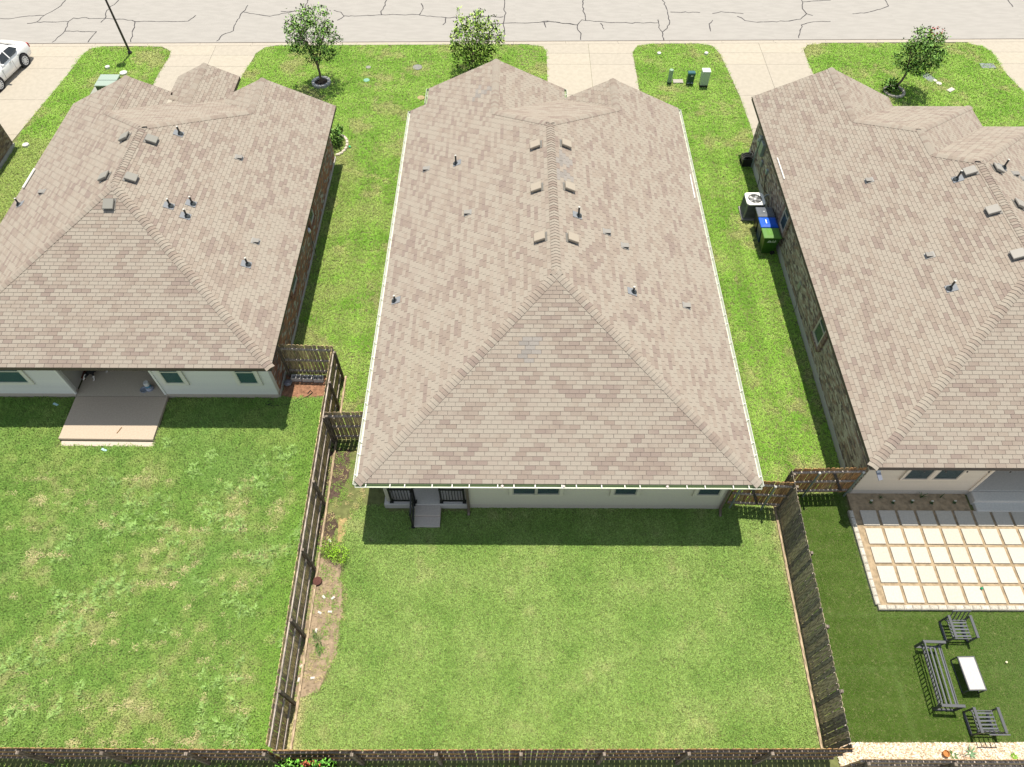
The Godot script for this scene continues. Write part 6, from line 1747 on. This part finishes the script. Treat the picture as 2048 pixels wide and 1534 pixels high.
func dog():
	# standing dog, head lowered: bones [a, b, ra, rb], colour by place; a field meshed as surface nets
	var t := thing("dog", P(-16.08, 16.05, 0.14), "black and white dog standing with lowered head on the patio", "dog")
	var bones := [
		[Vector3(0.02, 0.40, -0.16), Vector3(0.00, 0.41, 0.05), 0.115, 0.105], [Vector3(0.00, 0.41, 0.05), Vector3(-0.01, 0.42, 0.28), 0.10, 0.085],
		[Vector3(0.02, 0.44, -0.20), Vector3(-0.03, 0.43, -0.36), 0.075, 0.055], [Vector3(-0.03, 0.43, -0.36), Vector3(-0.05, 0.40, -0.43), 0.068, 0.055], [Vector3(-0.055, 0.39, -0.45), Vector3(-0.07, 0.34, -0.54), 0.040, 0.028],
		[Vector3(-0.075, 0.48, -0.36), Vector3(-0.11, 0.47, -0.37), 0.022, 0.010], [Vector3(0.02, 0.48, -0.38), Vector3(0.05, 0.47, -0.39), 0.022, 0.010],
		[Vector3(0.07, 0.36, -0.17), Vector3(0.085, 0.20, -0.15), 0.050, 0.030], [Vector3(0.085, 0.20, -0.15), Vector3(0.085, 0.03, -0.19), 0.028, 0.022], [Vector3(0.085, 0.018, -0.20), Vector3(0.085, 0.018, -0.24), 0.024, 0.020],
		[Vector3(-0.06, 0.36, -0.17), Vector3(-0.07, 0.20, -0.19), 0.050, 0.030], [Vector3(-0.07, 0.20, -0.19), Vector3(-0.07, 0.03, -0.25), 0.028, 0.022], [Vector3(-0.07, 0.018, -0.26), Vector3(-0.07, 0.018, -0.30), 0.024, 0.020],
		[Vector3(0.06, 0.40, 0.26), Vector3(0.075, 0.24, 0.20), 0.075, 0.045], [Vector3(0.075, 0.24, 0.20), Vector3(0.075, 0.14, 0.32), 0.038, 0.026], [Vector3(0.075, 0.14, 0.32), Vector3(0.075, 0.03, 0.29), 0.026, 0.021], [Vector3(0.075, 0.018, 0.28), Vector3(0.075, 0.018, 0.24), 0.024, 0.02],
		[Vector3(-0.07, 0.40, 0.26), Vector3(-0.085, 0.24, 0.20), 0.075, 0.045], [Vector3(-0.085, 0.24, 0.20), Vector3(-0.085, 0.14, 0.32), 0.038, 0.026], [Vector3(-0.085, 0.14, 0.32), Vector3(-0.085, 0.03, 0.29), 0.026, 0.021], [Vector3(-0.085, 0.018, 0.28), Vector3(-0.085, 0.018, 0.24), 0.024, 0.02],
		[Vector3(0, 0.45, 0.36), Vector3(0.03, 0.40, 0.52), 0.026, 0.012]]
	var c := 0.016
	var lo := Vector3(-0.20, -0.02, -0.62)
	var nx := 24
	var ny := 36
	var nzz := 76
	var val := PackedFloat32Array()
	val.resize(nx * ny * nzz)
	val.fill(1.0)
	for b in bones:
		var a: Vector3 = b[0]
		var e: Vector3 = b[1]
		var rr: float = maxf(b[2], b[3]) + 0.06
		var i0 := ((a.min(e) - Vector3.ONE * rr - lo) / c).floor().max(Vector3.ZERO)
		var i1 := ((a.max(e) + Vector3.ONE * rr - lo) / c).ceil().min(Vector3(nx - 1, ny - 1, nzz - 1))
		var ae := e - a
		var l2 := ae.length_squared()
		for x in range(int(i0.x), int(i1.x) + 1):
			for y in range(int(i0.y), int(i1.y) + 1):
				for z in range(int(i0.z), int(i1.z) + 1):
					var p := lo + Vector3(x, y, z) * c
					var q := clampf((p - a).dot(ae) / l2, 0, 1)
					var d := p.distance_to(a + ae * q) - lerpf(b[2], b[3], q)
					var id := (x * ny + y) * nzz + z
					var k := 0.03
					var h := clampf(0.5 + 0.5 * (val[id] - d) / k, 0, 1)
					val[id] = lerpf(val[id], d, h) - k * h * (1.0 - h)
	var vid := {}
	var vs := []
	var s := SurfaceTool.new()
	s.begin(Mesh.PRIMITIVE_TRIANGLES)
	s.set_smooth_group(1)
	var at := func(x, y, z): return val[(x * ny + y) * nzz + z]
	for x in nx - 1:
		for y in ny - 1:
			for z in nzz - 1:
				var sum := Vector3.ZERO
				var n := 0
				var base := (x * ny + y) * nzz + z
				var v0 := val[base]
				for o in [[1, 0, 0], [0, 1, 0], [0, 0, 1], [1, 1, 0], [1, 0, 1], [0, 1, 1], [1, 1, 1]]:
					var v1: float = val[base + (o[0] * ny + o[1]) * nzz + o[2]]
					if (v0 < 0) != (v1 < 0):
						sum += Vector3(x, y, z) + Vector3(o[0], o[1], o[2]) * (v0 / (v0 - v1)); n += 1
				if n == 0:
					var any := false
					for o in [[1, 0, 0], [0, 1, 0], [0, 0, 1], [1, 1, 0], [1, 0, 1], [0, 1, 1], [1, 1, 1]]:
						if (val[base + (o[0] * ny + o[1]) * nzz + o[2]] < 0) != (v0 < 0): any = true
					if not any: continue
					sum = Vector3(x + 0.5, y + 0.5, z + 0.5); n = 1
				vid[Vector3i(x, y, z)] = vs.size()
				vs.append(lo + sum / n * c)
	var tint := func(p: Vector3) -> Color:
		if p.y < 0.24 or (p.z < -0.47) or (p.z < -0.36 and absf(p.x + 0.05) < 0.02) or (p.z < -0.24 and p.y < 0.38 and p.z > -0.34): return Color(0.55, 0.53, 0.50)
		return Color(0.012, 0.012, 0.014)
	for key in vid:
		var x: int = key.x
		var y: int = key.y
		var z: int = key.z
		var v0: float = at.call(x, y, z)
		for ax in 3:
			var o: Vector3i = [Vector3i(1, 0, 0), Vector3i(0, 1, 0), Vector3i(0, 0, 1)][ax]
			var u: Vector3i = [Vector3i(0, 1, 0), Vector3i(0, 0, 1), Vector3i(1, 0, 0)][ax]
			var w: Vector3i = [Vector3i(0, 0, 1), Vector3i(1, 0, 0), Vector3i(0, 1, 0)][ax]
			var v1: float = at.call(x + o.x, y + o.y, z + o.z)
			if (v0 < 0) == (v1 < 0): continue
			var ids := [key, key - u, key - u - w, key - w]
			if not (vid.has(ids[1]) and vid.has(ids[2]) and vid.has(ids[3])): continue
			var q := []
			for i in ids: q.append(vs[vid[i]])
			if v0 < 0: q.reverse()
			for i in [0, 1, 2, 0, 2, 3]: s.set_color(tint.call(q[i])); s.add_vertex(q[i])
	s.index(); s.generate_normals()
	t.rotation.y = PI - 0.71
	put("body", s.commit(), M.fur, t, t.global_transform)

func _ready():
	rng.seed = 20240611
	nz.seed = 4; nz.frequency = 0.42; nz.fractal_octaves = 3
	nz2.seed = 11; nz2.frequency = 1.6; nz2.fractal_octaves = 3
	nz3.seed = 23; nz3.frequency = 5.0; nz3.fractal_octaves = 2
	# camera
	var cam := Camera3D.new()
	cam.name = "camera"; add_child(cam)
	cam.position = CAM
	cam.fov = 56.72
	cam.near = 0.1; cam.far = 600
	cam.rotation_order = EULER_ORDER_YXZ
	cam.rotation = Vector3(deg_to_rad(-54.875), deg_to_rad(0.278), 0)
	cam.current = true
	# sky, sun, exposure
	var we := WorldEnvironment.new()
	var env := Environment.new()
	env.background_mode = Environment.BG_SKY
	var sky := Sky.new()
	var sm_ := ProceduralSkyMaterial.new()
	sm_.sky_top_color = Color(0.545, 0.595, 0.655); sm_.sky_horizon_color = Color(0.80, 0.81, 0.82); sm_.sky_curve = 0.2
	sm_.ground_bottom_color = Color(0.30, 0.28, 0.24); sm_.ground_horizon_color = Color(0.6, 0.62, 0.62)
	sm_.sky_energy_multiplier = 1.0
	sky.sky_material = sm_
	env.sky = sky
	env.tonemap_mode = Environment.TONE_MAPPER_LINEAR
	env.tonemap_exposure = 2.0
	env.sdfgi_enabled = true; env.ssao_enabled = true; env.ssil_enabled = true
	we.environment = env
	add_child(we)
	var sun := DirectionalLight3D.new()
	sun.name = "sun"; add_child(sun)
	sun.light_energy = 1.15; sun.light_color = Color(1.0, 0.965, 0.90); sun.light_angular_distance = 0.5; sun.shadow_enabled = true
	sun.look_at_from_position(Vector3.ZERO, Vector3(-0.03, -1.0, 0.275), Vector3.FORWARD)
	# the place
	materials()
	pebble = make_pebble()
	street()
	print("street ", Time.get_ticks_msec())
	middle_house()
	left_house()
	right_house()
	far_house()
	print("houses ", Time.get_ticks_msec())
	paver_patio()
	lawns()
	print("lawns ", Time.get_ticks_msec())
	fences()
	plants()
	print("plants ", Time.get_ticks_msec())
	furniture()
	utilities()
	car()
	dog()
	print("all ", Time.get_ticks_msec())
